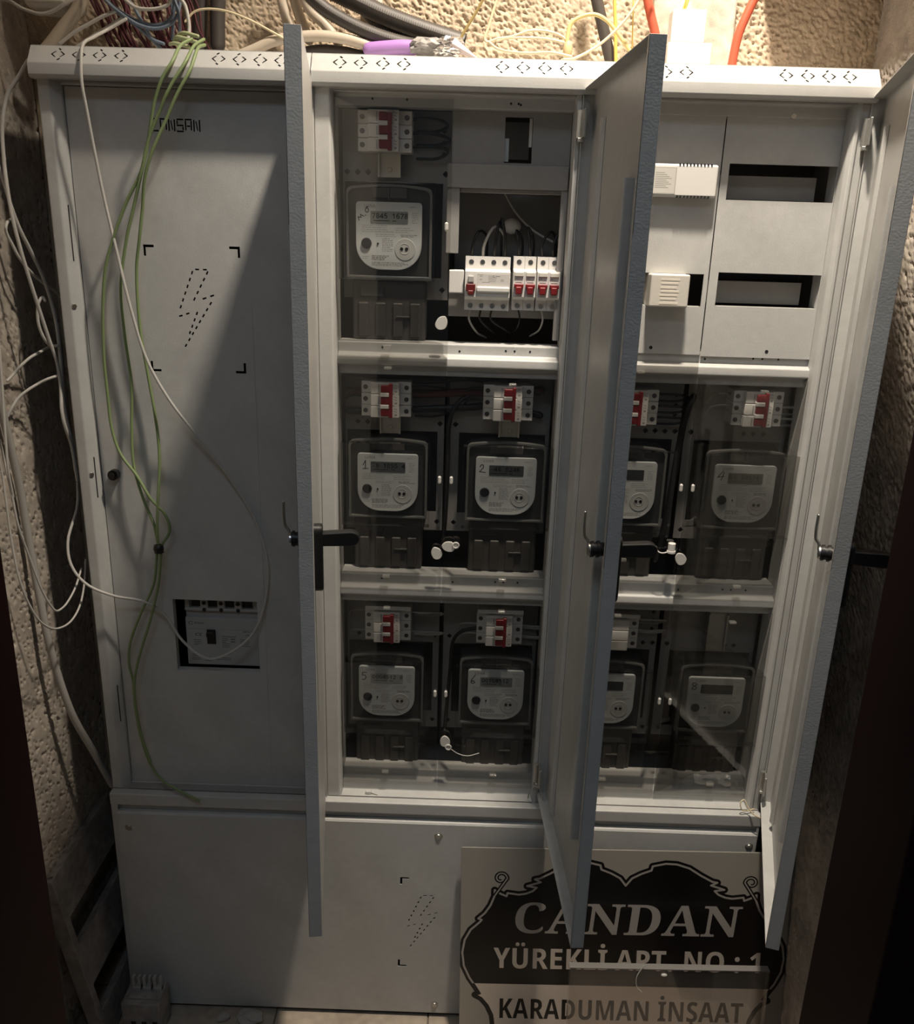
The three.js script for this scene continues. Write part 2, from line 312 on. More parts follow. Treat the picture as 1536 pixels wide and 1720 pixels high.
function boltHoles(cx, cy, k) {                                  // dashed lightning flash
  const P = [[-0.004, 0.066], [0.022, 0.066], [-0.008, 0.012], [0.032, 0.026], [-0.028, -0.066], [0.0, -0.001], [-0.036, -0.013]].map(([x, y]) => [cx + x * k, cy + y * k]);
  return dashes(P, 0.0125 * k, 0.52, 0.0027);
}
function cornerHole(x, y, sx, sy, l = 0.018, w = 0.0042) { const p = [[0, 0], [l, 0], [l, w], [w, w], [w, l], [0, l]].map(([a, b]) => [x + a * sx, y + b * sy]); return sx * sy < 0 ? p.reverse() : p; }
// stencil lettering: strokes on a 3 x 5 grid
const GLYPH = { C: [[0, 4, 2, 4], [0, 4, 0, 0], [0, 0, 2, 0]], A: [[0, 0, 0, 4], [0, 4, 2, 4], [2, 4, 2, 0], [0, 1.8, 2, 1.8]], N: [[0, 0, 0, 4], [0.72, 3.6, 1.28, 0.4], [2, 0, 2, 4]], S: [[2, 4, 0, 4], [0, 4, 0, 2], [0, 2, 2, 2], [2, 2, 2, 0], [2, 0, 0, 0]] };
function stencil(text, x, y, h, w, gap, t) {
  const out = [];
  [...text].forEach((ch, i) => { for (const [a, b, c, d] of GLYPH[ch]) { const X = x + i * (w + gap), p = [X + a * w / 2, y + b * h / 4], q = [X + c * w / 2, y + d * h / 4], L = Math.hypot(q[0] - p[0], q[1] - p[1]), flat = b === d, e = (ch === 'N' ? 0 : flat ? (ch === 'A' && b < 3 ? 0.75 : -0.5) * t : t * 0.72) / L; out.push(dash(p[0] + (q[0] - p[0]) * e, p[1] + (q[1] - p[1]) * e, q[0] - (q[0] - p[0]) * e, q[1] - (q[1] - p[1]) * e, ch === 'N' && a !== c ? t * 0.8 : t)); } });
  return out;
}
function vents(list) { return list.map(([x, s]) => [x, s]); }

{ // left unit
  const t = thing('switch_cabinet', 'light grey metal cabinet unit with stencilled lettering and a dashed lightning mark', 'cabinet', [0, 0, 0]);
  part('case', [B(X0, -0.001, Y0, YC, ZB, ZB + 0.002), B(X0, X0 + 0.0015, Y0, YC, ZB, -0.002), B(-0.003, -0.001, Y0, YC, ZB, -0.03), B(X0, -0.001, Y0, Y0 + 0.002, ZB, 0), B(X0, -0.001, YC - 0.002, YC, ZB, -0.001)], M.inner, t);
  part('post', [vbend([[X0, -0.05], [X0, 0], [-0.413, 0], [-0.399, -0.014], [-0.399, -0.05]], 0.0014, Y0, YC)], M.paint, t);
  part('post', [vbend([[-0.02, -0.05], [-0.02, -0.002], [-0.003, -0.002], [-0.003, -0.05]], 0.0014, Y0, YC)], M.paint, t);
  for (const [y0, y1] of [[1.56, 1.648], [1.15, 1.225], [0.69, 0.77]]) part('slot', B(-0.0009, 0.0009, y0, y1, -0.0002, 0.0004).rotateY(PI / 4).translate(-0.4045, 0, -0.0083), M.dark, t);
  for (const y of [1.487, 1.194]) part('screw', [...screw(0, 0, 0.001, 0.0045)].map((g) => g.rotateY(PI / 4).translate(-0.4095, y, -0.0035)), M.steel, t);
  part('head_rail', [hbend([[-0.012, YC], [-0.012, 1.8265], [-0.03, 1.8265]], 0.0014, -0.399, -0.02)], M.paint, t);
  part('foot_rail', [hbend([[-0.045, 0.562], [-0.021, 0.562], [-0.021, 0.5425], [0, 0.5425]], 0.0014, -0.399, -0.003)], M.paint, t);
  const holes = [rect(-0.288, 0.801, -0.128, 0.95), ...boltHoles(-0.206, 1.486, 1), cornerHole(-0.2915, 1.5895, 1, -1), cornerHole(-0.13, 1.5905, -1, -1), cornerHole(-0.294, 1.379, 1, 1), cornerHole(-0.1285, 1.38, -1, 1),
    ...stencil('CANSAN', -0.2615, 1.7645, 0.0175, 0.009, 0.0044, 0.0023)];
  part('front_panel', [sheet(rect(-0.3975, 0.5475, -0.021, 1.8255), holes, 0.0015, -0.02), B(-0.1165, -0.1135, 0.56, 1.5, -0.0203, -0.0192, 0.0005), B(-0.288, -0.128, 0.799, 0.801, -0.035, -0.0215), B(-0.29, -0.288, 0.799, 0.952, -0.035, -0.0215), B(-0.128, -0.126, 0.799, 0.952, -0.035, -0.0215)], M.paint, t);
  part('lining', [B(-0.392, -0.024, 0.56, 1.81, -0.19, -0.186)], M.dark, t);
  part('lock', [cyl(0.0095, 0.012, 'z', -0.374, 1.192, -0.014), cyl(0.0055, 0.012, 'z', -0.374, 1.192, -0.009, 6)], M.black, t);
  capRail(t, X0 - 0.003, -0.0008, vents([[-0.389, 1], [-0.357, 1], [-0.325, 1], [-0.292, 1], [-0.142, 0], [-0.11, 0], [-0.078, 0], [-0.046, 0]]));
  door(t, -0.021, 98.3, 'open door of the left unit with a black lever handle');
}
const CX = [0.115, 0.331, 0.55, 0.766], CY = [1.614, 1.183, 0.752]; // centres of the meter places
const dbl = thing('meter_cabinet', 'wide light grey metal meter cabinet with two doors standing open', 'cabinet', [0, 0, 0]);
{
  const t = dbl, x0 = 0.001;
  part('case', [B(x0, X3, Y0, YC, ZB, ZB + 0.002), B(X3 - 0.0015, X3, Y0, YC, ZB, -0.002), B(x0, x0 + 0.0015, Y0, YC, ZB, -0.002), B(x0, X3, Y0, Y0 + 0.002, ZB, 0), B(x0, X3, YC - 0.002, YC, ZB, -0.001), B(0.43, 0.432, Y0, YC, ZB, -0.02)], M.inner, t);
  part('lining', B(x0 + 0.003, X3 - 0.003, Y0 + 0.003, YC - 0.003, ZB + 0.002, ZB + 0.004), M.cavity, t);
  part('post', [vbend([[x0, -0.05], [x0, 0], [0.0265, 0], [0.0295, -0.01], [0.0295, -0.07]], 0.0014, Y0, YC), B(-0.0005, 0.0015, Y0, YC, 0, 0.004, 0.0006)], M.paint, t);
  part('post', [vbend([[0.4115, -0.07], [0.4115, 0.001], [0.4185, 0.001]], 0.0014, Y0, YC, 0.001), vbend([[0.4185, -0.004], [0.447, -0.004], [0.447, -0.07]], 0.0014, Y0, YC, 0.002)], M.paint, t);
  part('post', [vbend([[0.842, -0.07], [0.842, -0.008], [0.846, 0.001], [0.852, 0.001], [0.854, -0.003], [X3 - 0.0016, -0.003]], 0.0014, Y0, YC, 0.002)], M.paint, t);
  for (const [a, b] of [[0.03, 0.4115], [0.447, 0.842]]) {
    part('head_rail', [hbend([[-0.012, YC], [-0.012, 1.8285], [-0.028, 1.8285], [-0.028, 1.811], [-0.06, 1.811]], 0.0014, a, b, 0.002)], M.paint, t);
    for (const y of [1.44, 1.009]) {
      const rail = part('cross_rail', [hbend([[-0.08, y], [-0.036, y], [-0.036, y - 0.0185], [-0.0235, y - 0.0235], [-0.0235, y - 0.0385], [-0.036, y - 0.042], [-0.036, y - 0.0565], [-0.08, y - 0.0565]], 0.0014, a, b, 0.003)], M.paint, t);
      for (const [s, r] of [[0.2, 1], [0.55, 2], [0.76, 1], [0.8, 1], [0.87, 1]]) part('hole', cyl(0.0018, 0.0006, 'z', a + (b - a) * s, y - 0.006 - r * 0.003, -0.0359), M.dark, rail);
    }
    part('foot_rail', [hbend([[-0.07, 0.585], [-0.036, 0.585], [-0.036, 0.569], [-0.024, 0.563], [-0.024, 0.5435], [0, 0.5435]], 0.0014, a, b, 0.003)], M.paint, t);
  }
  for (const [x, y] of [[0.09, 1.8215], [0.145, 1.8215], [0.31, 1.82], [0.322, 1.82], [0.3255, 1.8185]]) part('hole', cyl(0.0018, 0.0006, 'z', x, y, -0.0278), M.dark, t);
  // mounting plates behind the meters, windowed and punched with diamonds
  CX.forEach((cx, i) => CY.forEach((cy, j) => {
    if (j === 0 && i > 0) return;
    const L = i % 2 ? -0.1 : -0.083, R = i % 2 ? 0.076 : 0.1, h = [rect(cx + (i % 2 ? -0.088 : -0.08), cy - 0.068, cx + 0.072 + (i % 2 ? 0 : 0.016), cy + 0.088)];
    const D = [[-0.02, 0.0], [0, 0], [0.02, 0]];
    const x = i % 2 ? 0.02 : j === 0 ? -0.058 : i === 2 ? 0.055 : -0.06;
    for (const [d] of D) if (!(i === 1 && j === 1)) h.push(diamond(cx + x + d * 0.9, cy + 0.103, 0.0055));
    h.push(diamond(cx + (i % 2 ? -0.095 : 0.092), cy + 0.103, 0.0056), diamond(cx + (i % 2 ? -0.094 : 0.09), cy - 0.088, 0.0056));
    if (i === 0 && j === 0 || i === 2) for (const k of [0, 1, 2]) h.push(diamond(cx + 0.088, cy + 0.17 - k * 0.018, 0.0048));
    if (i === 3) for (let k = 0; k < 7; k++) h.push(diamond(cx + 0.0735, cy + 0.06 - k * 0.019, 0.003));
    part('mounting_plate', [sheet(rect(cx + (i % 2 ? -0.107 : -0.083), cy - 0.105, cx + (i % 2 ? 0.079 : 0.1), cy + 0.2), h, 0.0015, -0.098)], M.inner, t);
  }));
  part('mounting_rail', [B(0.736, 0.774, 0.861, 0.938, -0.066, -0.064), B(0.736, 0.739, 0.861, 0.938, -0.066, -0.057), B(0.771, 0.774, 0.861, 0.938, -0.066, -0.057), B(0.74, 0.77, 0.858, 0.942, -0.097, -0.066)], M.zinc, t);
  // distribution frame in the top right place of the middle bay
  const slot = rect(0.303, 1.734, 0.348, 1.803);
  part('blanking_plate', [sheet(rect(0.217, 1.7, 0.4105, 1.812), [slot], 0.0015, -0.05), B(0.303, 0.348, 1.73, 1.7345, -0.08, -0.0515), B(0.305, 0.3465, 1.745, 1.803, -0.115, -0.112)], M.inner, t);
  part('distribution_frame', [B(0.2115, 0.4095, 1.694, 1.7305, -0.052, -0.04, 0.0015), B(0.2115, 0.2325, 1.59, 1.694, -0.052, -0.044, 0.001), B(0.4, 0.4105, 1.45, 1.694, -0.052, -0.044, 0.001), B(0.2325, 0.4, 1.687, 1.694, -0.06, -0.05, 0.001)], M.inner, t);
  part('blank_cover', [B(0.218, 0.2435, 1.525, 1.563, -0.075, -0.046, 0.002)], M.white, t);
  part('rear_plate', [B(0.225, 0.4105, 1.56, 1.69, -0.15, -0.148)], std([0.2, 0.19, 0.18], 0.6), t);
  for (const g of [B(0.303, 0.3105, 1.737, 1.772, -0.064, -0.058), B(0.343, 0.3475, 1.76, 1.803, -0.064, -0.058)]) part('spacer', [g], M.white, t);
  part('gland', [new THREE.SphereGeometry(0.016, 14, 10).scale(1, 0.85, 0.7).translate(0.325, 1.637, -0.13)], M.white, t);
  part('lower_plate', [B(0.217, 0.4105, 1.482, 1.53, -0.098, -0.0965)], M.inner, t);
  part('mounting_rail', [B(0.22, 0.4105, 1.53, 1.56, -0.104, -0.098), B(0.22, 0.4105, 1.53, 1.533, -0.098, -0.09), B(0.22, 0.4105, 1.557, 1.56, -0.098, -0.09)], M.zinc, t);
  // two punched steel plates in the top of the right bay
  part('front_plate', [sheet(rect(0.448, 1.4355, 0.6525, 1.8265), [rect(0.47, 1.516, 0.645, 1.569)], 0.0015, -0.03), B(0.47, 0.645, 1.5145, 1.516, -0.05, -0.0315)], M.paint, t);
  part('front_plate', [sheet(rect(0.6545, 1.4335, 0.8415, 1.8255), [rect(0.6665, 1.687, 0.8415 - 0.001, 1.742), rect(0.669, 1.518, 0.8405, 1.573)], 0.0015, -0.03), B(0.667, 0.84, 1.6855, 1.687, -0.05, -0.0315), B(0.669, 0.84, 1.5165, 1.518, -0.05, -0.0315)], M.paint, t);
  for (const [x, y] of [[0.568, 1.4455], [0.7665, 1.4445]]) part('hole', cyl(0.003, 0.0006, 'z', x, y, -0.0299), M.dark, t);
  part('screw', screw(0.758, 1.814, -0.0285, 0.005), M.steel, t);
  for (const y of [1.69, 1.521]) part('mounting_rail', [B(0.66, 0.825, y, y + 0.037, -0.075, -0.073)], M.inner, t);
  capRail(t, 0.0008, X3 + 0.002, vents([[0.044, 1], [0.076, 1], [0.11, 1], [0.142, 1], [0.293, 0], [0.325, 0], [0.358, 0], [0.391, 0], [0.542, 1], [0.574, 1], [0.726, 0], [0.759, 0], [0.791, 0], [0.823, 0]]));
  door(t, 0.4195, 93.7, 'open door of the middle bay with a black lever handle');
  door(t, 0.8655, 73.5, 'open door of the right bay with a black lever handle');
}
{ // base
  const t = thing('cabinet_base', 'light grey metal base under the cabinet with a dashed lightning mark', 'cabinet base');
  const holes = [...boltHoles(0.2, 0.254, 1.02), cornerHole(0.151, 0.366, 1, -1), cornerHole(0.148, 0.136, 1, 1)];
  part('top_rail', [hbend([[-0.01, 0.5405], [0.017, 0.5405], [0.017, 0.5145], [0.008, 0.5125], [0.008, 0.502]], 0.0014, X0, X3, 0.003), B(X0, X3, 0.535, 0.5405, ZB, -0.005)], M.paint, t);
  part('base_panel', [sheet(rect(X0 + 0.012, 0.012, X3 - 0.004, 0.496), holes, 0.0015, 0.02), hbend([[0.004, 0.5], [0.017, 0.5], [0.02, 0.495]], 0.0014, X0 + 0.012, X3 - 0.004, 0.003)], M.paint, t);
  part('side_post', [vbend([[X0, -0.19], [X0, 0.017], [X0 + 0.014, 0.017]], 0.0014, 0, 0.515)], M.paint, t);
  part('side_post', [vbend([[X3 - 0.006, 0.016], [X3, 0.016], [X3, -0.19]], 0.0014, 0, 0.515)], M.paint, t);
  part('back_box', [B(X0 + 0.004, X3 - 0.004, 0.004, 0.53, ZB + 0.002, 0.0)], M.dark, t);
  part('plinth', [B(X0 + 0.01, X3 - 0.005, 0, 0.012, -0.02, 0.008)], M.dark, t);
  for (const [x, y] of [[-0.397, 0.464], [0.227, 0.469], [0.8495, 0.471], [0.228, 0.035]]) part('screw', [cyl(0.0085, 0.0012, 'z', x, y, 0.0204, 18, 0.007), ...screw(x, y, 0.0215, 0.0055)], M.zinc, t);
}

// ───────────────────────── meters ─────────────────────────
const FW = 0.111, FH = 0.109;                                    // faceplate
function ink(c, s, pts, w) { c.lineWidth = w * s; c.lineCap = 'round'; c.lineJoin = 'round'; c.beginPath(); pts.forEach(([x, y], i) => (i ? c.lineTo(x * s, y * s) : c.moveTo(x * s, y * s))); c.stroke(); }
const HAND = {
  '1': [[[0.095, 0.2], [0.135, 0.12], [0.13, 0.26]], [[0.09, 0.265], [0.175, 0.26]]],
  '2': [[[0.07, 0.17], [0.095, 0.13], [0.125, 0.14], [0.125, 0.185], [0.065, 0.255], [0.16, 0.265]]],
  '3': [[[0.07, 0.13], [0.12, 0.13], [0.09, 0.18], [0.125, 0.21], [0.1, 0.26], [0.06, 0.25]]],
  '4': [[[0.13, 0.11], [0.05, 0.215], [0.15, 0.2]], [[0.15, 0.13], [0.11, 0.27]]],
  '5': [[[0.14, 0.12], [0.07, 0.125], [0.065, 0.18], [0.11, 0.175], [0.135, 0.22], [0.1, 0.27], [0.06, 0.265]]],
  '6': [[[0.13, 0.1], [0.07, 0.19], [0.055, 0.25], [0.09, 0.275], [0.125, 0.25], [0.1, 0.215], [0.065, 0.235]]],
  '7': [[[0.06, 0.13], [0.14, 0.125], [0.085, 0.27]], [[0.075, 0.2], [0.135, 0.19]]],
  '8': [[[0.14, 0.12], [0.075, 0.11], [0.06, 0.15], [0.14, 0.19], [0.13, 0.235], [0.065, 0.24], [0.075, 0.19], [0.15, 0.14]]],
  'M.O': [[[0.05, 0.275], [0.035, 0.225], [0.08, 0.235], [0.07, 0.19], [0.12, 0.215]], [[0.145, 0.2], [0.15, 0.203]], Array.from({ length: 15 }, (_, i) => [0.168 + 0.024 * Math.cos(i * 0.449), 0.126 + 0.032 * Math.sin(i * 0.449)]), [[0.16, 0.08], [0.185, 0.075]]],
};
function facePrint(mark, seed) {
  return canvasTexture(512, 512, (c, s) => {
    const r = rng(seed);
    c.fillStyle = '#c5c9ca'; c.fillRect(0, 0, s, s);
    c.fillStyle = '#8f9290'; c.font = 'bold 34px sans-serif'; c.fillText('LUNA', 0.12 * s, 0.085 * s);
    c.font = '20px sans-serif'; c.fillText('LSM40', 0.79 * s, 0.08 * s);
    const lines = (x0, x1, y0, n, dy, k = 0.011, dark = '#9a9c9a') => { c.fillStyle = dark; for (let i = 0; i < n; i++) { let x = x0; const end = x0 + (x1 - x0) * (0.65 + 0.35 * r()); while (x < end) { const w = 0.012 + 0.045 * r(); c.fillRect(x * s, (y0 + i * dy) * s, Math.min(w, x1 - x) * s, k * s); x += w + 0.01; } } };
    lines(0.85, 0.94, 0.15, 6, 0.028, 0.012); lines(0.09, 0.58, 0.34, 4, 0.03); lines(0.6, 0.87, 0.37, 3, 0.03); lines(0.3, 0.62, 0.47, 2, 0.026); lines(0.68, 0.95, 0.47, 2, 0.022, 0.013, '#858785');
    lines(0.4, 0.56, 0.53, 8, 0.026, 0.012, '#8d8f8d'); lines(0.1, 0.2, 0.8, 2, 0.03); lines(0.24, 0.5, 0.785, 4, 0.02, 0.014, '#7d7f7d'); lines(0.24, 0.8, 0.885, 3, 0.022, 0.013, '#8a8c8a');
    c.strokeStyle = '#1b1c22'; for (const st of HAND[mark]) ink(c, s, st, 0.014);
  });
}
function lcdPrint(digits, bg, fg) {
  return canvasTexture(256, 84, (c, w, h) => { c.fillStyle = bg; c.fillRect(0, 0, w, h); c.fillStyle = fg; c.font = 'bold 46px monospace'; c.fillText(digits, 8, 48); c.fillRect(20, 62, 110, 5); c.fillRect(150, 62, 26, 5); });
}
const faceShape = () => {
  const s = new THREE.Shape(), w = FW / 2, t = FH / 2, r = 0.007;
  s.moveTo(-w + r, t); s.lineTo(w - r, t); s.quadraticCurveTo(w, t, w, t - r); s.lineTo(w, -t + 0.042); s.bezierCurveTo(w, -t + 0.014, w - 0.022, -t, w - 0.042, -t); s.lineTo(-w + 0.042, -t); s.bezierCurveTo(-w + 0.022, -t, -w, -t + 0.014, -w, -t + 0.042); s.lineTo(-w, t - r); s.quadraticCurveTo(-w, t, -w + r, t);
  return s;
};
const faceGeo = planar(slab(faceShape(), 0.006, 0.001, 0.05), -FW / 2, -FH / 2, FW, FH);
const px = (u) => (u - 0.5) * FW, py = (v) => (0.5 - v) * FH;
const lcdGeo = planar(slab(roundRect(0.063, 0.0195, 0.002, px(0.505), py(0.225)), 0.0012, 0, 0.0506), px(0.505) - 0.0315, py(0.225) - 0.00975, 0.063, 0.0195);
const bodyOutline = (g) => { const s = new THREE.Shape(), w = 0.0725 - g, t = 0.083 - g, b = -0.069 + g; s.moveTo(-w, b); s.lineTo(w, b); s.lineTo(w, t - 0.016); s.quadraticCurveTo(w, t - 0.006, w - 0.01, t - 0.0045); s.quadraticCurveTo(0, t + 0.004, -w + 0.01, t - 0.0045); s.quadraticCurveTo(-w, t - 0.006, -w, t - 0.016); return s; };
function makeMeter() {
  const t = thing('electricity_meter', '', 'electricity meter');
  const ringShape = bodyOutline(0), hole = bodyOutline(0.0045); ringShape.holes.push(new THREE.Path(hole.getPoints(10).reverse()));
  part('body', [slab(bodyOutline(0.001), 0.05, 0.003, 0.04)], M.meterBody, t);
  part('bezel', [slab(ringShape, 0.008, 0.001, 0.046)], M.meterEdge, t);
  part('terminal_cover', [B(-0.064, 0.064, -0.175, -0.07, -0.005, 0.034, 0.006), ...[-0.045, -0.015, 0.015, 0.045].map((x) => B(x - 0.009, x + 0.009, -0.168, -0.11, 0.03, 0.038, 0.003)), B(-0.05, -0.01, -0.1, -0.085, 0.03, 0.037, 0.002), B(0.012, 0.036, -0.135, -0.132, 0.034, 0.04, 0.001)], M.meterTerm, t);
  part('brand_tab', [B(-0.03, 0.03, 0.06, 0.078, 0.038, 0.0445, 0.002), B(-0.002, 0.001, 0.058, 0.08, 0.04, 0.0465, 0.001)], M.meterTerm, t);
  part('faceplate', faceGeo, M.white, t, true);
  part('display', lcdGeo, M.dark, t, true);
  part('button', [cyl(0.0092, 0.004, 'z', px(0.16), py(0.61), 0.051, 24, 0.008)], std([0.008, 0.008, 0.013], 0.65), t);
  part('indicator', [cyl(0.0016, 0.002, 'z', px(0.335), py(0.61), 0.0503, 10)], M.black, t);
  const ring = new THREE.TorusGeometry(0.0168, 0.0008, 6, 36).translate(px(0.75), py(0.69), 0.0502);
  const port = part('optical_port', [ring, cyl(0.0165, 0.0012, 'z', px(0.75), py(0.69), 0.0502, 36), new THREE.TorusGeometry(0.0085, 0.0006, 6, 28).translate(px(0.74), py(0.68), 0.0507)], std([0.5, 0.51, 0.5], 0.35), t);
  for (const d of [-0.0042, 0.0042]) part('lens', [cyl(0.0028, 0.0012, 'z', px(0.735) + d, py(0.68), 0.051, 14)], M.black, port);
  return t;
}
const meter0 = makeMeter();
const LCDS = { 'M.O': ['7845 1678', '#7b7f7c', '#17191b'], '1': ['-8 1055 4', '#55585a', '#08090a'], '2': ['-48 5248', '#454849', '#050607'], '3': ['  4', '#3a3c3b', '#202222'], '4': ['40 10574', '#6a6c67', '#2e302e'], '5': ['0004512 8', '#a3a6a1', '#4a4d4a'], '6': ['00108512', '#7d8284', '#15181b'], '7': ['0105', '#3f4243', '#15181a'], '8': ['', '#2b2a2a', '#2b2a2a'] };
function meter(mark, cx, cy, label, seed) {
  const t = mark === 'M.O' ? meter0 : meter0.clone();
  if (t !== meter0) { t.name = numbered('electricity_meter'); scene.add(t); t.userData = { ...t.userData }; }
  t.position.set(cx, cy, -0.1); tag(t, label, 'electricity meter', 'electricity meters in the cabinet');
  const f = t.getObjectByName('faceplate'); f.material = std([1, 1, 1], 0.38, { map: facePrint(mark, seed) });
  const d = t.getObjectByName('display'); d.material = phys([1, 1, 1], 0.15, { map: lcdPrint(...LCDS[mark]), clearcoat: 0.6 });
}
meter('M.O', CX[0], CY[0], 'grey meter with handwritten M.O on its face, in the top row', 1);
meter('1', CX[0], CY[1], 'grey meter with a handwritten one on its face', 2);
meter('2', CX[1], CY[1], 'grey meter with a handwritten two on its face', 3);
meter('3', CX[2], CY[1], 'grey meter half hidden behind the middle door, beside the meter marked four', 4);
meter('4', CX[3], CY[1], 'grey meter with a handwritten four on its face', 5);
meter('5', CX[0], CY[2], 'grey meter with a handwritten five on its face', 6);
meter('6', CX[1], CY[2], 'grey meter with a handwritten six on its face', 7);
meter('7', CX[2], CY[2], 'grey meter half hidden behind the middle door, under the white blank breaker', 8);
meter('8', CX[3], CY[2], 'grey meter with a scrawled mark and a blank display, under the bare rail', 9);

// ───────────────────────── breakers ─────────────────────────
const breakerPrint = canvasTexture(64, 256, (c, w, h) => { c.fillStyle = '#d4d1cc'; c.fillRect(0, 0, w, h); c.strokeStyle = '#4c4a4a'; c.lineWidth = 3; for (let k = 0; k < 3; k++) { const y = k * h / 3; for (let i = 0; i < 3; i++) { c.beginPath(); c.moveTo(10 + i * 4, y + 16 + i * 20); c.lineTo(46, y + 24 + i * 18); c.stroke(); } c.fillStyle = '#6b6868'; c.fillRect(14, y + 62, 30, 6); } });
// three poles lying on their side: along x the terminals, the raised middle with the red switches, the terminals
function breaker(cx, cy, label, opt = {}) {
  const t = thing('circuit_breaker', label, 'circuit breaker', [cx, cy, -0.1], 'three pole breakers above the meters');
  const w = 0.0885, ph = 0.021, W0 = -w / 2, a = W0 + 0.0175, b = W0 + 0.068;
  for (let k = -1; k <= 1; k++) part('pole', [B(W0, W0 + w, k * ph - ph / 2 + 0.0003, k * ph + ph / 2 - 0.0003, 0.004, 0.05, 0.0012), B(a, b, k * ph - ph / 2 + 0.0003, k * ph + ph / 2 - 0.0003, 0.04, 0.0635, 0.0016)], M.white, t);
  for (let k = -1; k <= 1; k++) for (const s of [W0 + 0.0072, W0 + w - 0.0085]) part('terminal_screw', [cyl(0.0042, 0.002, 'z', s, k * ph, 0.0495, 16), B(s - 0.003, s + 0.003, k * ph - 0.0006, k * ph + 0.0006, 0.0502, 0.0508)], std([0.12, 0.115, 0.11], 0.4, { metalness: 0.6 }), t);
  if (!opt.blank) {
    for (let k = -1; k <= 1; k++) part('switch', [B(a + 0.0185, a + 0.034, k * ph - 0.0062, k * ph + 0.0062, 0.06, 0.0695, 0.0012)], M.red, t);
    part('tie_bar', [B(a + 0.0325, a + 0.039, -ph * 1.5 + 0.001, ph * 1.5 - 0.001, 0.0625, 0.07, 0.0012)], M.red, t);
    const lg = B(b - 0.0095, b - 0.0012, -ph * 1.5 + 0.0015, ph * 1.5 - 0.0015, 0.063, 0.0638);
    part('print_strip', planar(lg, b - 0.0095, -ph * 1.5, 0.0085, ph * 3), std([1, 1, 1], 0.5, { map: breakerPrint }), t, true);
    for (const k of [-0.5, 0.5]) part('divider', [B(a + 0.0175, a + 0.033, k * ph - 0.0036, k * ph + 0.0036, 0.06, 0.0705, 0.0012)], M.white, t);
    part('pole_ridge', [-1, 0, 1].map((k) => B(a + 0.0135, a + 0.016, k * ph - 0.007, k * ph + 0.007, 0.0632, 0.0639)), M.greyPlastic, t);
  }
  if (opt.bracket) part('top_bracket', [B(W0 + 0.001, W0 + w, 0.034, 0.0375, -0.002, 0.058, 0.0008), B(W0 + 0.001, W0 + w, 0.034, 0.042, 0.055, 0.0575, 0.0008)], M.ivory, t);
  if (opt.foot) part('foot_bracket', [B(-0.014, 0.024, -0.068, -0.03, 0.02, 0.023), B(-0.014, -0.011, -0.068, -0.03, 0.02, 0.028), B(0.021, 0.024, -0.068, -0.03, 0.02, 0.028), ...screw(0.006, -0.056, 0.024, 0.004)], M.ivory, t);
  const r = rng(Math.round(cx * 1000 + cy * 77)), e = W0 + w;
  for (const k of opt.right ?? []) part('wire', tube([[e - 0.004, k * ph, 0.03], [e + 0.02, k * ph + 0.001, 0.034 + 0.006 * r()], [e + 0.046 + 0.012 * r(), k * ph - 0.002, 0.028], [e + 0.055 + 0.008 * r(), k * ph - 0.008, 0.018], [e + 0.04, k * ph - 0.015, 0.012], [e + 0.006, k * ph - 0.016, 0.008]], opt.thick ?? 0.0022), opt.pale ? M.cableGrey : M.cableBlack, t);
  for (const k of opt.left ?? []) part('wire', tube([[W0 + 0.004, k * ph, 0.03], [W0 - 0.012, k * ph + 0.001, 0.03], [W0 - 0.03, k * ph - 0.004, 0.024], [W0 - 0.036, k * ph - 0.02, 0.01]], 0.0018), opt.pale ? M.cableGrey : M.cableBlack, t);
  return t;
}
breaker(0.108, 1.7765, 'white three-pole breaker with dark red switches above the M.O meter', { right: [1, 0, -1], foot: true, thick: 0.0026 });
breaker(0.112, 1.338, 'white three-pole breaker with red switches above the meter marked one', { right: [1, -1], left: [0], foot: true });
breaker(0.329, 1.338, 'white three-pole breaker with red switches above the meter marked two', { left: [1, 0], foot: true });
breaker(0.551, 1.338, 'white three-pole breaker partly hidden behind the middle door, red switches', { right: [1, 0, -1] });
breaker(0.771, 1.342, 'white three-pole breaker with red switches above the meter marked four', { right: [0, -1], left: [1, 0], pale: true });
breaker(0.117, 0.897, 'white three-pole breaker with red switches above the meter marked five', { right: [1, -1], left: [1, -1], bracket: true, pale: true });
breaker(0.333, 0.897, 'white three-pole breaker with red switches above the meter marked six', { right: [0, -1], left: [-1, 0], bracket: true, pale: true });
breaker(0.556, 0.897, 'white three-pole breaker without red switches beside the middle door', { right: [1, 0], blank: true, bracket: true, pale: true });

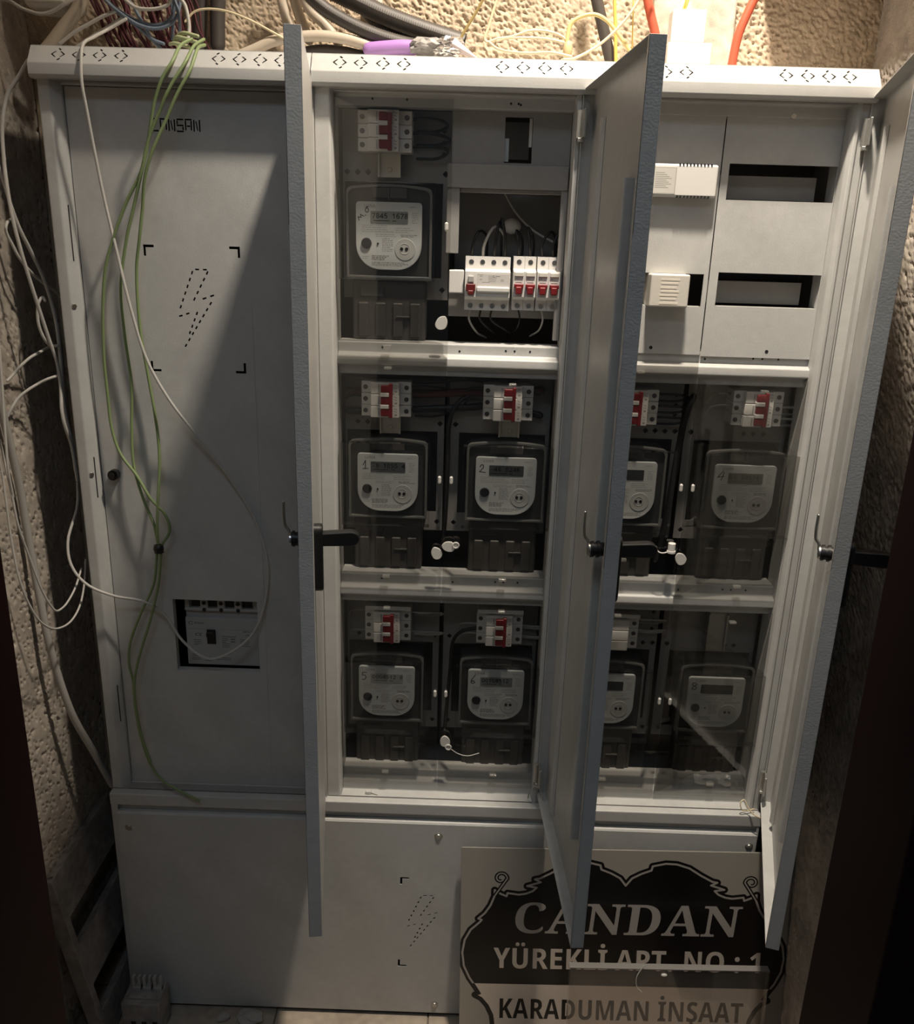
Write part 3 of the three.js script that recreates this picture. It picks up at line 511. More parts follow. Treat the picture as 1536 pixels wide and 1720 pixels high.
// upright devices in the distribution frame: profile (z, y) run along x
function uprightBody(x0, x1) {
  const P = [[-0.02, -0.0445], [0.0, -0.0445], [0.044, -0.0445], [0.044, -0.027], [0.058, -0.024], [0.062, -0.021], [0.062, 0.02], [0.044, 0.024], [0.044, 0.0445], [-0.02, 0.0445]];
  const s = new THREE.Shape(P.map(([z, y]) => V2(-z, y)));
  return toCreasedNormals(new THREE.ExtrudeGeometry(s, { depth: x1 - x0, bevelEnabled: false }).rotateY(PI / 2).translate(x0, 0, 0), 0.4);
}
const devPrint = canvasTexture(256, 160, (c, w, h) => { c.fillStyle = '#d0ccc8'; c.fillRect(0, 0, w, h); c.fillStyle = '#55514f'; c.fillRect(20, 28, 20, 6); c.fillRect(20, 70, 20, 6); c.fillRect(2, 8, 44, 4); c.font = 'bold 22px sans-serif'; c.strokeStyle = '#55514f'; c.lineWidth = 4; c.beginPath(); c.arc(132, 30, 9, 0.6, 5.6); c.stroke(); c.fillStyle = '#77726f'; c.fillRect(146, 25, 34, 8); for (let i = 0; i < 5; i++) c.fillRect(88, 26 + i * 18, 30 + ((i * 37) % 40), 5); c.fillRect(186, 70, 24, 7); c.fillRect(184, 90, 28, 5); c.fillRect(40, 110, 60, 5); });
{
  const t = thing('residual_breaker', 'white four-pole residual current breaker with one dark red switch', 'circuit breaker', [0, 1.5415, -0.1]);
  part('body', [uprightBody(0.2455, 0.322)], M.white, t);
  part('switch', [B(0.2475, 0.2635, -0.012, 0.0005, 0.06, 0.0685, 0.002), B(0.2505, 0.2605, -0.018, -0.01, 0.06, 0.072, 0.002)], std([0.12, 0.012, 0.012], 0.4), t);
  part('test_button', [B(0.2505, 0.2605, 0.002, 0.0135, 0.06, 0.066, 0.002)], M.greyPlastic, t);
  part('print_plate', planar(B(0.266, 0.321, -0.003, 0.017, 0.061, 0.0625), 0.266, -0.003, 0.055, 0.02), std([1, 1, 1], 0.45, { map: devPrint }), t, true);
  part('front_step', [B(0.265, 0.3215, -0.0135, -0.0035, 0.06, 0.0665, 0.003)], M.white, t);
  for (let i = 0; i < 4; i++) for (const y of [0.0355, -0.037]) part('terminal_screw', [cyl(0.0042, 0.002, 'z', 0.2555 + i * 0.019, y, 0.0437)], M.steel, t);
  [[0.256, 0.018, -0.01], [0.275, 0.03, -0.04], [0.294, 0.012, -0.03], [0.312, -0.012, -0.02]].forEach(([x, d, e], i) => { part('wire', tube([[x, 0.042, 0.024], [x + 0.001, 0.062, 0.03], [x + d * 0.6, 0.085 + 0.008 * i, 0.022], [x + d + 0.006, 0.078, 0], [x + d + 0.008, 0.03, -0.02]], 0.0024), i === 1 ? M.cableGrey : M.cableBlack, t); if (i < 3) part('wire', tube([[x, -0.042, 0.024], [x - 0.002, -0.06, 0.026], [x + 0.012 + 0.01 * i, -0.085, 0.012], [x + 0.03, -0.098, -0.02]], 0.0018), i ? M.cableBlack : M.cableGrey, t); });
}
[[0.327, 'white two-pole breaker with dark red switches next to the four-pole breaker'], [0.3675, 'white two-pole breaker with dark red switches at the frame edge']].forEach(([x, label], n) => {
  const t = thing('two_pole_breaker', label, 'circuit breaker', [x, 1.5435, -0.1], 'two pole breakers in the distribution frame');
  for (let k = 0; k < 2; k++) {
    part('pole', [uprightBody(k * 0.0194 + 0.0002, k * 0.0194 + 0.0192)], M.white, t);
    part('switch', [B(k * 0.0194 + 0.0018, k * 0.0194 + 0.0178, -0.006, 0.0005, 0.06, 0.068, 0.0015), B(k * 0.0194 + 0.0042, k * 0.0194 + 0.0148, -0.0165, -0.004, 0.06, 0.072, 0.002)], M.red, t);
    part('label_window', [B(k * 0.0194 + 0.0022, k * 0.0194 + 0.0172, 0.0125, 0.0195, 0.06, 0.0645, 0.001)], M.ivory, t);
    part('rating_print', [B(k * 0.0194 + 0.004, k * 0.0194 + 0.008, 0.0085, 0.0098, 0.0618, 0.0624), B(k * 0.0194 + 0.004, k * 0.0194 + 0.015, 0.003, 0.0038, 0.0618, 0.0624)], M.greyPlastic, t);
    for (const y of [0.0355, -0.037]) part('terminal_screw', [cyl(0.0042, 0.002, 'z', k * 0.0194 + 0.0097, y, 0.0437)], M.steel, t);
    const wx = k * 0.0194 + 0.0097, d = n ? 0.012 : -0.006;
    part('wire', tube([[wx, 0.042, 0.024], [wx - 0.002, 0.065, 0.03], [wx + d, 0.086 + 0.006 * k, 0.02], [wx + d + 0.012, 0.07, 0.0], [wx + d + 0.012, 0.02, -0.02]], 0.0024), M.cableBlack, t);
  }
  part('wire', tube([[0.012, -0.042, 0.024], [0.016, -0.06, 0.028], [0.012, -0.078, 0.02], [-0.002, -0.094, -0.01]], 0.0016), n ? M.cableWhite : M.cableBlack, t);
});
{ // moulded case breaker behind the left cut-out
  const print = canvasTexture(512, 512, (c, w, h) => {
    c.fillStyle = '#a9aba9'; c.fillRect(0, 0, w, h); c.fillStyle = '#9b9d9c'; c.fillRect(0, 120, w, 8); c.fillStyle = '#5f6162'; c.strokeStyle = '#5f6162'; c.lineWidth = 6;
    c.beginPath(); c.arc(38, 62, 16, 0.5, 5.8); c.stroke(); c.font = 'bold 26px sans-serif'; c.fillText('EMAS', 62, 70); c.font = 'bold 44px sans-serif'; c.fillText('CE', 60, 200); c.font = 'bold 24px sans-serif'; c.fillText('MTS 125', 404, 150); c.fillText('50KA', 420, 186);
    const r = rng(31), L = (x, y, n, m) => { for (let i = 0; i < n; i++) c.fillRect(x, y + i * 18, m * (0.5 + 0.5 * r()), 6); };
    L(50, 240, 4, 60); L(250, 220, 6, 60); L(380, 225, 5, 80); L(30, 400, 4, 70); L(120, 430, 3, 60); L(190, 432, 2, 130); c.fillRect(250, 196, 100, 8); c.fillRect(312, 220, 34, 12); c.fillRect(312, 248, 30, 12);
  });
  const t = thing('main_breaker', 'large grey moulded breaker with a black toggle in the cut-out of the left panel', 'circuit breaker', [-0.2015, 0.876, -0.1]);
  part('body', [B(-0.0705, 0.0705, -0.0735, 0.0735, 0.0, 0.058, 0.002), B(-0.0705, 0.0705, 0.044, 0.05, 0.05, 0.064, 0.0015), ...[-0.0655, -0.0325, 0.0, 0.0325, 0.0665].map((x, i) => B(x - (i % 4 ? 0.0075 : 0.0045), x + (i % 4 ? 0.0075 : 0.0045), 0.05, 0.0735, 0.05, 0.064, 0.002))], M.greyPlastic, t);
  part('front_plate', planar(slab(roundRect(0.14, 0.1, 0.002, 0, -0.019), 0.006, 0.0008, 0.065), -0.07, -0.069, 0.14, 0.1), std([1, 1, 1], 0.5, { map: print }), t, true);
  for (const x of [-0.049, -0.0165, 0.0165, 0.0495]) part('terminal', [B(x - 0.009, x + 0.009, 0.052, 0.073, 0.055, 0.06, 0.001)], M.dark, t);
  for (const x of [-0.0325, 0.0, 0.0325]) part('screw', [cyl(0.0038, 0.001, 'z', x, 0.047, 0.0642), cyl(0.0038, 0.001, 'z', x, 0.061, 0.0642)], M.dark, t);
  part('toggle', [B(-0.03, -0.013, -0.024, 0.006, 0.064, 0.067, 0.001), B(-0.0285, -0.0145, -0.006, 0.0045, 0.065, 0.077, 0.002)], M.black, t);
}
{ // two plastic units on the right bay's steel plate
  const note = canvasTexture(128, 200, (c, w, h) => { c.fillStyle = '#c9c6bf'; c.fillRect(0, 0, w, h); c.strokeStyle = '#9b9892'; c.lineWidth = 3; c.strokeRect(4, 4, w - 8, h - 8); c.fillStyle = '#8b8882'; for (let i = 0; i < 9; i++) c.fillRect(14, 40 + i * 14, 50 + ((i * 53) % 40), 5); });
  const t = thing('bell_transformer', 'flat white plastic transformer with vent slots on the steel plate', 'transformer', [0.571, 1.7125, -0.03]);
  part('housing', [B(-0.075, 0.0745, -0.0245, 0.0255, 0, 0.018, 0.004)], M.white, t);
  part('label', planar(B(-0.03, 0.008, -0.02, 0.02, 0.0178, 0.0184), -0.03, -0.02, 0.038, 0.04), std([1, 1, 1], 0.6, { map: note }), t, true);
  for (let k = 0; k < 10; k++) for (const y of [0.0245, -0.0235]) part('vent', [B(0.011 + k * 0.0056, 0.0133 + k * 0.0056, y - 0.0018, y + 0.0018, 0.012, 0.0186)], M.dark, t);
  const u = thing('door_relay', 'small beige square relay box with raised lettering below the transformer', 'relay', [0.584, 1.542, -0.03]);
  part('housing', [B(-0.032, 0.032, -0.0265, 0.0265, -0.03, 0.03, 0.003)], M.ivory, u);
  part('raised_print', [0.018, 0.012, 0.005, -0.001, -0.007, -0.013, -0.02].map((y, i) => B(-0.016 + (i % 2) * 0.001, 0.015 - (i % 3) * 0.002, y - 0.0016, y + 0.0014, 0.0295, 0.0304)), std([0.78, 0.72, 0.63], 0.45), u);
}

// ───────────────────────── clear covers, clips and seals ─────────────────────────
function cover(x0, x1, y0, y1, cx, cy, label, z = -0.0215) {
  const t = thing('clear_cover', label, 'clear cover', [0, 0, 0], 'clear covers over the meters');
  const bx0 = cx - 0.079, bx1 = cx + 0.079, by0 = cy - 0.069, by1 = cy + 0.084, zf = z + 0.013, th = 0.002;
  part('pane', [sheet(rect(x0, y0, x1, y1), [rect(bx0, by0, bx1, by1)], th, z)], M.clear, t);
  part('window_box', [B(bx0, bx1, by0, by1, zf - th, zf), B(bx0, bx0 + th, by0, by1, z - th, zf - th), B(bx1 - th, bx1, by0, by1, z - th, zf - th)], M.clear, t);
  for (const y of [by0, by1 - 0.0014]) part('window_rim', [B(bx0, bx1, y, y + 0.0014, z - th, zf, 0.0004)], M.clear, t);
  part('clip', [B(cx - 0.006, cx + 0.008, y0 + 0.028, y0 + 0.033, z - 0.004, z + 0.006, 0.0012)], M.clearEdge, t);
  part('clip', [B(cx - 0.004, cx + 0.009, y1 - 0.022, y1 - 0.018, z - 0.004, z + 0.006, 0.0012)], M.clearEdge, t);
  const s = cx > 0.22 && cx < 0.5 || cx > 0.7 ? x0 + 0.0115 : x1 - 0.007;
  part('pin', [new THREE.CapsuleGeometry(0.0032, 0.008, 4, 10).translate(s, cy + 0.018, z + 0.002)], M.seal, t);
  return t;
}
cover(0.031, 0.2195, 1.404, 1.823, CX[0], CY[0], 'smoky clear cover over the M.O meter in the top row');
cover(0.031, 0.218, 0.982, 1.418, CX[0], CY[1], 'smoky clear cover over the meter marked one', -0.0195);
cover(0.2205, 0.4105, 0.982, 1.396, CX[1], CY[1], 'smoky clear cover over the meter marked two', -0.0195);
cover(0.449, 0.6505, 1.03, 1.425, CX[2], CY[1], 'smoky clear cover partly behind the middle door, beside the meter marked four', -0.0195);
cover(0.653, 0.8415, 0.984, 1.398, CX[3], CY[1], 'smoky clear cover over the meter marked four', -0.0195);
cover(0.031, 0.219, 0.56, 0.968, CX[0], CY[2], 'smoky clear cover over the meter marked five', -0.0195);
cover(0.2215, 0.4105, 0.56, 0.968, CX[1], CY[2], 'smoky clear cover over the meter marked six', -0.0195);
cover(0.449, 0.655, 0.56, 0.968, CX[2], CY[2], 'smoky clear cover partly behind the middle door, in the bottom row', -0.0195);
cover(0.657, 0.8415, 0.556, 0.962, CX[3], CY[2], 'smoky clear cover over the meter with the blank display', -0.0195);
function sealTag(x, y, z, rot, label, ring) {
  const t = thing('seal_tag', label, 'seal', [x, y, z], 'plastic seals on the clear covers'); t.rotation.z = rot;
  const s = new THREE.Shape(); s.moveTo(-0.009, -0.004); s.quadraticCurveTo(-0.011, 0.009, 0, 0.013); s.quadraticCurveTo(0.011, 0.009, 0.01, -0.004); s.quadraticCurveTo(0.006, -0.011, 0, -0.0115); s.quadraticCurveTo(-0.008, -0.011, -0.009, -0.004);
  part('leaf', [slab(s, 0.003, 0.0008, 0.0015)], M.seal, t);
  if (ring) part('ring', [new THREE.TorusGeometry(0.0052, 0.0016, 8, 20).translate(0.006, -0.012, 0.002), cyl(0.003, 0.003, 'z', 0.006, -0.012, 0.001)], M.seal, t);
  return t;
}
sealTag(0.208, 1.477, -0.012, -0.5, 'white plastic seal leaf on the top row cover beside the distribution frame');
sealTag(0.209, 1.063, -0.01, 0.4, 'white plastic seal leaf between the meters marked one and two');
sealTag(0.231, 1.078, -0.007, 1.4, 'white ringed seal between the meters marked one and two', true);
sealTag(0.234, 0.669, -0.009, 0.1, 'white ringed seal between the meters marked five and six', true);
sealTag(0.655, 1.068, -0.009, 0.5, 'white plastic seal leaf under the meter marked four');
{ const t = thing('seal_barrel', 'white cylindrical seal cap hanging beside the black lever of the middle door', 'seal', [0.637, 1.085, -0.012]); part('cap', [cyl(0.0068, 0.016, 'y', 0, 0.004, 0, 18), cyl(0.008, 0.004, 'y', 0, -0.004, 0, 18)], M.white, t); part('cord', tube([[-0.006, -0.004, 0.002], [-0.016, -0.006, 0.004], [-0.024, -0.004, 0.002], [-0.028, 0.004, -0.002]], 0.0014), M.cableWhite, t); }
{ const t = thing('seal_wire', 'fine white wire curling from the seal between the meters marked five and six', 'wire'); part('strand', tube([[0.242, 0.657, -0.008], [0.26, 0.645, -0.006], [0.28, 0.641, -0.005], [0.302, 0.646, -0.008]], 0.0008), M.cableWhite, t); }
{ const t = thing('seal_stub', 'small white broken seal lying on the sill under the meter marked five', 'seal'); part('stub', [B(0.077, 0.089, 0.5437, 0.551, -0.012, -0.004, 0.002), ...tube([[0.088, 0.548, -0.008], [0.095, 0.546, -0.006], [0.101, 0.545, -0.004]], 0.0015)], M.seal, t); }

// ───────────────────────── cables ─────────────────────────
function cable(name, label, cat, r, mat, pts, group, rad = 8) { const m = part(name, tube(pts, r, 6, rad), mat); return tag(m, label, cat, group); }
const hang = 'white cables hanging beside the cabinet', green = 'green wires hanging over the left panel', topg = 'cables on top of the cabinet';
cable('white_cable', 'long white cable looping over the left panel and across the large breaker', 'cable', 0.0026, M.cableWhite, [[-0.305, 1.93, -0.06], [-0.333, 1.912, -0.05], [-0.345, 1.895, -0.02], [-0.349, 1.88, 0.009], [-0.349, 1.852, 0.0225], [-0.349, 1.824, 0.026], [-0.347, 1.787, 0.022], [-0.343, 1.723, 0.015], [-0.338, 1.666, 0.01], [-0.326, 1.589, 0.01], [-0.308, 1.486, 0.012], [-0.288, 1.403, 0.012], [-0.255, 1.336, 0.012], [-0.213, 1.271, 0.004], [-0.16, 1.186, -0.012], [-0.119, 1.104, -0.015], [-0.102, 1.012, -0.01], [-0.125, 0.908, -0.004], [-0.159, 0.867, 0.002], [-0.217, 0.841, 0.006], [-0.265, 0.873, 0.002], [-0.3, 0.925, -0.005], [-0.33, 0.952, 0.002], [-0.384, 0.97, 0.018], [-0.427, 0.994, 0.025], [-0.453, 1.027, 0.02], [-0.462, 1.068, 0.005], [-0.454, 1.125, -0.03], [-0.458, 1.165, -0.05]]);
cable('green_wire', 'pale green wire hanging furthest out to the side over the left panel', 'wire', 0.0026, M.cableGreen, [[-0.193, 1.899, -0.03], [-0.204, 1.886, -0.008], [-0.209, 1.858, 0.0225], [-0.224, 1.835, 0.027], [-0.24, 1.802, 0.024], [-0.255, 1.751, 0.018], [-0.271, 1.703, 0.015], [-0.301, 1.654, 0.012], [-0.328, 1.598, 0.01], [-0.346, 1.551, 0.008], [-0.358, 1.487, 0.004], [-0.366, 1.404, 0], [-0.367, 1.336, -0.003], [-0.365, 1.277, -0.003], [-0.353, 1.235, 0], [-0.326, 1.197, 0.004], [-0.302, 1.155, 0.008], [-0.279, 1.125, 0.006], [-0.274, 1.095, 0.006], [-0.292, 1.066, 0.006]], green);
cable('green_wire', 'pale green wire hanging between the other two over the left panel', 'wire', 0.0026, M.cableGreen, [[-0.174, 1.899, -0.03], [-0.183, 1.886, -0.008], [-0.189, 1.858, 0.0225], [-0.215, 1.818, 0.03], [-0.234, 1.785, 0.026], [-0.254, 1.748, 0.022], [-0.271, 1.699, 0.018], [-0.29, 1.645, 0.013], [-0.306, 1.599, 0.01], [-0.325, 1.52, 0.004], [-0.327, 1.445, 0], [-0.324, 1.355, -0.003], [-0.33, 1.285, -0.003], [-0.331, 1.215, 0], [-0.318, 1.152, 0.002], [-0.302, 1.105, 0.004], [-0.297, 1.07, 0.006]], green);
cable('green_wire', 'pale green wire passing closest to the dashed lightning mark', 'wire', 0.0026, M.cableGreen, [[-0.173, 1.891, -0.03], [-0.176, 1.882, -0.003], [-0.182, 1.847, 0.0245], [-0.204, 1.811, 0.028], [-0.226, 1.771, 0.026], [-0.249, 1.729, 0.026], [-0.265, 1.69, 0.022], [-0.275, 1.646, 0.014], [-0.285, 1.6, 0.01], [-0.296, 1.553, 0.004], [-0.3, 1.456, 0], [-0.293, 1.366, -0.003], [-0.287, 1.304, -0.003], [-0.285, 1.233, -0.003], [-0.291, 1.144, 0.008], [-0.295, 1.096, 0.01], [-0.296, 1.057, 0.008]], green);
cable('green_wire', 'dull green wire below the black tie, ending at the cabinet sill', 'wire', 0.0026, M.cableGreen, [[-0.3, 1.053, 0.006], [-0.313, 0.988, 0.002], [-0.345, 0.922, 0], [-0.368, 0.864, 0], [-0.373, 0.822, 0.002], [-0.368, 0.789, 0.003], [-0.368, 0.728, 0.004], [-0.361, 0.664, 0.006], [-0.345, 0.609, 0.012], [-0.322, 0.577, 0.018], [-0.287, 0.56, 0.026], [-0.248, 0.541, 0.03]], green);
cable('green_wire', 'shorter dull green wire below the black tie', 'wire', 0.0026, M.cableGreen, [[-0.292, 1.054, 0.008], [-0.301, 0.996, 0.007], [-0.321, 0.924, 0.006], [-0.344, 0.859, 0.006], [-0.358, 0.813, 0.008], [-0.364, 0.772, 0.01], [-0.363, 0.72, 0.011], [-0.356, 0.667, 0.013], [-0.342, 0.618, 0.018]], green);
{ const t = thing('cable_tie', 'black tape knot binding the green wires', 'cable tie', [-0.2955, 1.061, 0.008]); part('band', [cyl(0.0085, 0.014, 'y', 0, 0, 0, 14), new THREE.SphereGeometry(0.0095, 12, 8).translate(0, 0.001, 0.001)], M.black, t); }
{ const m = part('wire_coil', [[-0.2, 0], [-0.197, 0.008], [-0.212, -0.007], [-0.206, 0.002]].flatMap(([x, d], i) => tube([[x - 0.026 + i * 0.002, 1.9 + d * 0.8, -0.05], [x - 0.012, 1.901 + d, -0.04], [x + 0.012, 1.896 + d, -0.035]], 0.0029)), std([0.42, 0.46, 0.26], 0.5)); tag(m, 'short ends of pale green wire bunched on the cabinet top', 'wire'); }
cable('white_cable', 'white cable running down along the cabinet side from the cap end', 'cable', 0.0032, M.cableWhite, [[-0.44, 1.857, 0.001], [-0.46, 1.833, -0.002], [-0.48, 1.807, -0.001], [-0.49, 1.764, 0.005], [-0.49, 1.715, 0.013], [-0.485, 1.666, 0.023], [-0.48, 1.621, 0.027], [-0.475, 1.576, 0.024], [-0.47, 1.529, 0.016], [-0.465, 1.475, 0.003], [-0.46, 1.425, -0.009], [-0.455, 1.389, -0.016], [-0.452, 1.348, -0.013], [-0.45, 1.308, -0.003], [-0.448, 1.281, -0.004], [-0.446, 1.247, -0.015], [-0.444, 1.214, -0.017], [-0.444, 1.177, -0.02]], hang);
cable('white_cable', 'white cable entering at the picture edge and falling behind the post', 'cable', 0.0032, M.cableWhite, [[-0.5, 1.71, 0.017], [-0.495, 1.675, 0.01], [-0.49, 1.644, 0.009], [-0.485, 1.608, -0.001], [-0.48, 1.575, -0.018], [-0.475, 1.536, -0.038], [-0.47, 1.496, -0.048], [-0.462, 1.457, -0.043], [-0.458, 1.411, -0.037], [-0.456, 1.376, -0.031], [-0.455, 1.335, -0.025], [-0.452, 1.299, -0.019], [-0.45, 1.249, -0.027], [-0.45, 1.193, -0.03]], hang);
cable('white_cable', 'white cable hooking off the plaster and crossing to the cabinet', 'cable', 0.0026, M.cableWhite, [[-0.5, 1.623, -0.009], [-0.5, 1.618, 0.007], [-0.5, 1.605, 0.015], [-0.495, 1.583, 0.009], [-0.49, 1.562, 0.001], [-0.485, 1.539, -0.022], [-0.48, 1.522, -0.047], [-0.475, 1.506, -0.079], [-0.475, 1.492, -0.103]], hang);
cable('white_cable', 'white cable making a small round loop beside the post', 'cable', 0.0026, M.cableWhite, [[-0.465, 1.493, -0.019], [-0.47, 1.499, -0.022], [-0.475, 1.49, -0.016], [-0.478, 1.474, -0.014], [-0.478, 1.454, -0.013], [-0.475, 1.434, -0.017], [-0.468, 1.418, -0.024], [-0.455, 1.417, -0.025]], hang);
cable('white_cable', 'short white cable end bending to the wall just below the round loop', 'cable', 0.0026, M.cableWhite, [[-0.46, 1.416, -0.042], [-0.475, 1.413, -0.038], [-0.485, 1.406, -0.02], [-0.495, 1.398, -0.003], [-0.505, 1.386, 0.011], [-0.515, 1.374, 0.016], [-0.522, 1.363, 0.029]], hang);
cable('white_cable', 'lower of the two short white cable ends bending to the wall', 'cable', 0.0026, M.cableWhite, [[-0.455, 1.367, -0.019], [-0.47, 1.362, -0.006], [-0.485, 1.354, 0.001], [-0.497, 1.345, 0.015], [-0.508, 1.334, 0.026], [-0.515, 1.319, 0.038], [-0.521, 1.305, 0.044]], hang);
cable('white_cable', 'thin white cable with a bare turned-up end in the wall gap', 'cable', 0.0019, M.cableWhite, [[-0.5, 1.281, 0.116], [-0.49, 1.229, 0.126], [-0.485, 1.193, 0.129], [-0.48, 1.14, 0.131], [-0.475, 1.078, 0.118], [-0.468, 1.019, 0.107], [-0.462, 0.984, 0.096], [-0.458, 0.966, 0.084], [-0.455, 0.965, 0.07], [-0.453, 0.968, 0.054], [-0.45, 0.984, 0.023], [-0.452, 1.008, -0.015]], hang);
cable('white_cable', 'thin white cable sagging in the lowest U beside the cabinet', 'cable', 0.0019, M.cableWhite, [[-0.49, 1.268, 0.145], [-0.487, 1.229, 0.146], [-0.484, 1.191, 0.151], [-0.48, 1.127, 0.158], [-0.472, 1.058, 0.164], [-0.466, 1.013, 0.157], [-0.46, 0.976, 0.143], [-0.455, 0.95, 0.119], [-0.452, 0.937, 0.092], [-0.448, 0.934, 0.057], [-0.446, 0.948, 0.021], [-0.446, 0.983, -0.008], [-0.447, 1.022, -0.025]], hang);
cable('white_cable', 'thin white cable end hanging at the picture edge above the U', 'cable', 0.0022, M.cableWhite, [[-0.49, 1.47, 0.095], [-0.488, 1.377, 0.109], [-0.486, 1.302, 0.122], [-0.484, 1.235, 0.132], [-0.484, 1.189, 0.128]], hang);
cable('grey_conduit', 'thick grey cable running down the side wall to the cabinet base', 'cable', 0.0068, M.cableGrey, [[-0.517, 1.5, 0.075], [-0.517, 1.409, 0.076], [-0.517, 1.33, 0.069], [-0.516, 1.251, 0.056], [-0.515, 1.174, 0.046], [-0.514, 1.102, 0.043], [-0.511, 1.022, 0.041], [-0.506, 0.953, 0.042], [-0.502, 0.893, 0.042], [-0.496, 0.812, 0.034], [-0.485, 0.713, 0.017], [-0.468, 0.616, -0.013], [-0.452, 0.517, -0.044]], null, 12);

// on top of the cabinet, at its left end
cable('beige_pipe', 'thick beige pipe coming down behind the cap end', 'pipe', 0.0105, M.beige, [[-0.375, 2.02, -0.1], [-0.395, 1.954, -0.1], [-0.422, 1.924, -0.1], [-0.455, 1.89, -0.1], [-0.475, 1.872, -0.1]], null, 14);
cable('white_cable', 'stiff white cable end lying across the maroon wires', 'cable', 0.0029, M.cableWhite, [[-0.322, 1.949, -0.08], [-0.332, 1.944, -0.08], [-0.352, 1.936, -0.08], [-0.372, 1.926, -0.08], [-0.398, 1.913, -0.08], [-0.423, 1.896, -0.08]], topg);
cable('white_cable', 'white cable doubled under the start of the long looping cable', 'cable', 0.0027, M.cableWhite, [[-0.313, 1.941, -0.09], [-0.327, 1.935, -0.09], [-0.348, 1.923, -0.09], [-0.368, 1.913, -0.09], [-0.401, 1.893, -0.09]], topg);
cable('white_cable', 'short white cable sagging at the very top by the blue bundle', 'cable', 0.0028, M.cableWhite, [[-0.32, 1.985, -0.07], [-0.311, 1.964, -0.07], [-0.303, 1.956, -0.07], [-0.291, 1.949, -0.07], [-0.271, 1.947, -0.07], [-0.25, 1.95, -0.07], [-0.238, 1.956, -0.07], [-0.234, 1.968, -0.07], [-0.232, 1.985, -0.07]], topg);
cable('white_cable', 'white cable dropping vertically onto the green wire bunch', 'cable', 0.0029, M.cableWhite, [[-0.228, 1.985, -0.06], [-0.219, 1.964, -0.06], [-0.21, 1.953, -0.06], [-0.206, 1.936, -0.06], [-0.205, 1.919, -0.06], [-0.207, 1.9, -0.055]], topg);
cable('grey_cable', 'grey cable sagging under the white box at the top corner', 'cable', 0.0028, M.cableGrey, [[-0.53, 1.955, -0.08], [-0.484, 1.949, -0.05], [-0.462, 1.938, -0.05], [-0.434, 1.932, -0.05], [-0.412, 1.938, -0.05], [-0.395, 1.948, -0.05], [-0.374, 1.962, -0.06], [-0.36, 1.985, -0.07]], topg);
{
  const t = thing('blue_cable_bundle', 'slate blue cables bunched and sagging above the left unit', 'cable bundle');
  for (const P of [[[-0.36, 1.99, -0.075], [-0.345, 1.964, -0.075], [-0.334, 1.953, -0.075], [-0.316, 1.94, -0.075], [-0.289, 1.925, -0.075], [-0.26, 1.921, -0.075], [-0.236, 1.93, -0.075], [-0.224, 1.949, -0.075], [-0.22, 1.99, -0.075]],
    [[-0.33, 1.99, -0.085], [-0.316, 1.966, -0.082], [-0.3, 1.955, -0.08], [-0.292, 1.941, -0.08], [-0.281, 1.921, -0.08], [-0.272, 1.907, -0.08], [-0.254, 1.9, -0.08]], [[-0.329, 1.945, -0.085], [-0.311, 1.935, -0.085], [-0.293, 1.922, -0.085], [-0.272, 1.905, -0.085], [-0.26, 1.893, -0.085]],
    [[-0.234, 1.99, -0.072], [-0.23, 1.966, -0.07], [-0.224, 1.945, -0.07], [-0.223, 1.923, -0.07], [-0.224, 1.905, -0.07]], [[-0.35, 1.985, -0.08], [-0.34, 1.961, -0.08], [-0.322, 1.946, -0.08], [-0.297, 1.933, -0.08], [-0.268, 1.927, -0.08], [-0.245, 1.933, -0.08], [-0.232, 1.952, -0.08], [-0.228, 1.985, -0.08]],
    [[-0.243, 1.99, -0.085], [-0.238, 1.96, -0.084], [-0.237, 1.935, -0.083], [-0.24, 1.908, -0.082]]]) part('cable', tube(P, 0.0027), M.cableBlue, t);
  const u = thing('maroon_wire_bundle', 'tangle of dark maroon wires behind the white cable ends', 'wire bundle'), r = rng(5);
  for (let k = 0; k < 34; k++) { const x = -0.4 + 0.19 * r(), z = -0.12 - 0.06 * r(), d = 0.05 * (r() - 0.3); part('wire', tube([[x - 0.02, 2.0, z], [x, 1.965, z + 0.01], [x + d * 0.5, 1.93, z + 0.02 * r()], [x + d + 0.01, 1.89, z]], 0.0018 + 0.001 * r()), M.maroon, u); }
  const b = thing('wall_box', 'pale plastic box on the wall at the top corner', 'junction box', [-0.445, 1.985, -0.115]);
  part('housing', [B(-0.04, 0.036, -0.034, 0.05, -0.06, 0.02, 0.012)], M.ivory, b); part('lid', [B(-0.034, 0.03, -0.028, 0.044, 0.02, 0.026, 0.003)], M.ivory, b);
}
cable('thin_cable', 'thin yellowish cable arching in front of the dark pipe', 'cable', 0.0018, M.cableCream, [[-0.22, 1.935, -0.09], [-0.205, 1.949, -0.09], [-0.186, 1.954, -0.09], [-0.153, 1.952, -0.09], [-0.115, 1.94, -0.09], [-0.086, 1.927, -0.09], [-0.055, 1.912, -0.09]], topg);
{ const t = thing('dark_pipe', 'dark vertical pipe with a pale end cap on the rough wall', 'pipe'); part('tube', tube([[-0.178, 2.06, -0.165], [-0.187, 1.958, -0.165], [-0.189, 1.915, -0.165]], 0.0125, 6, 16), M.conduitGrey, t); part('end_cap', [cyl(0.0072, 0.03, 'y', -0.19, 1.897, -0.165, 16)], M.ivory, t); }
cable('dark_pipe', 'dark vertical pipe beside the one with the pale end cap', 'pipe', 0.013, M.conduit, [[-0.212, 2.06, -0.178], [-0.221, 1.95, -0.178], [-0.226, 1.884, -0.178]], null, 14);
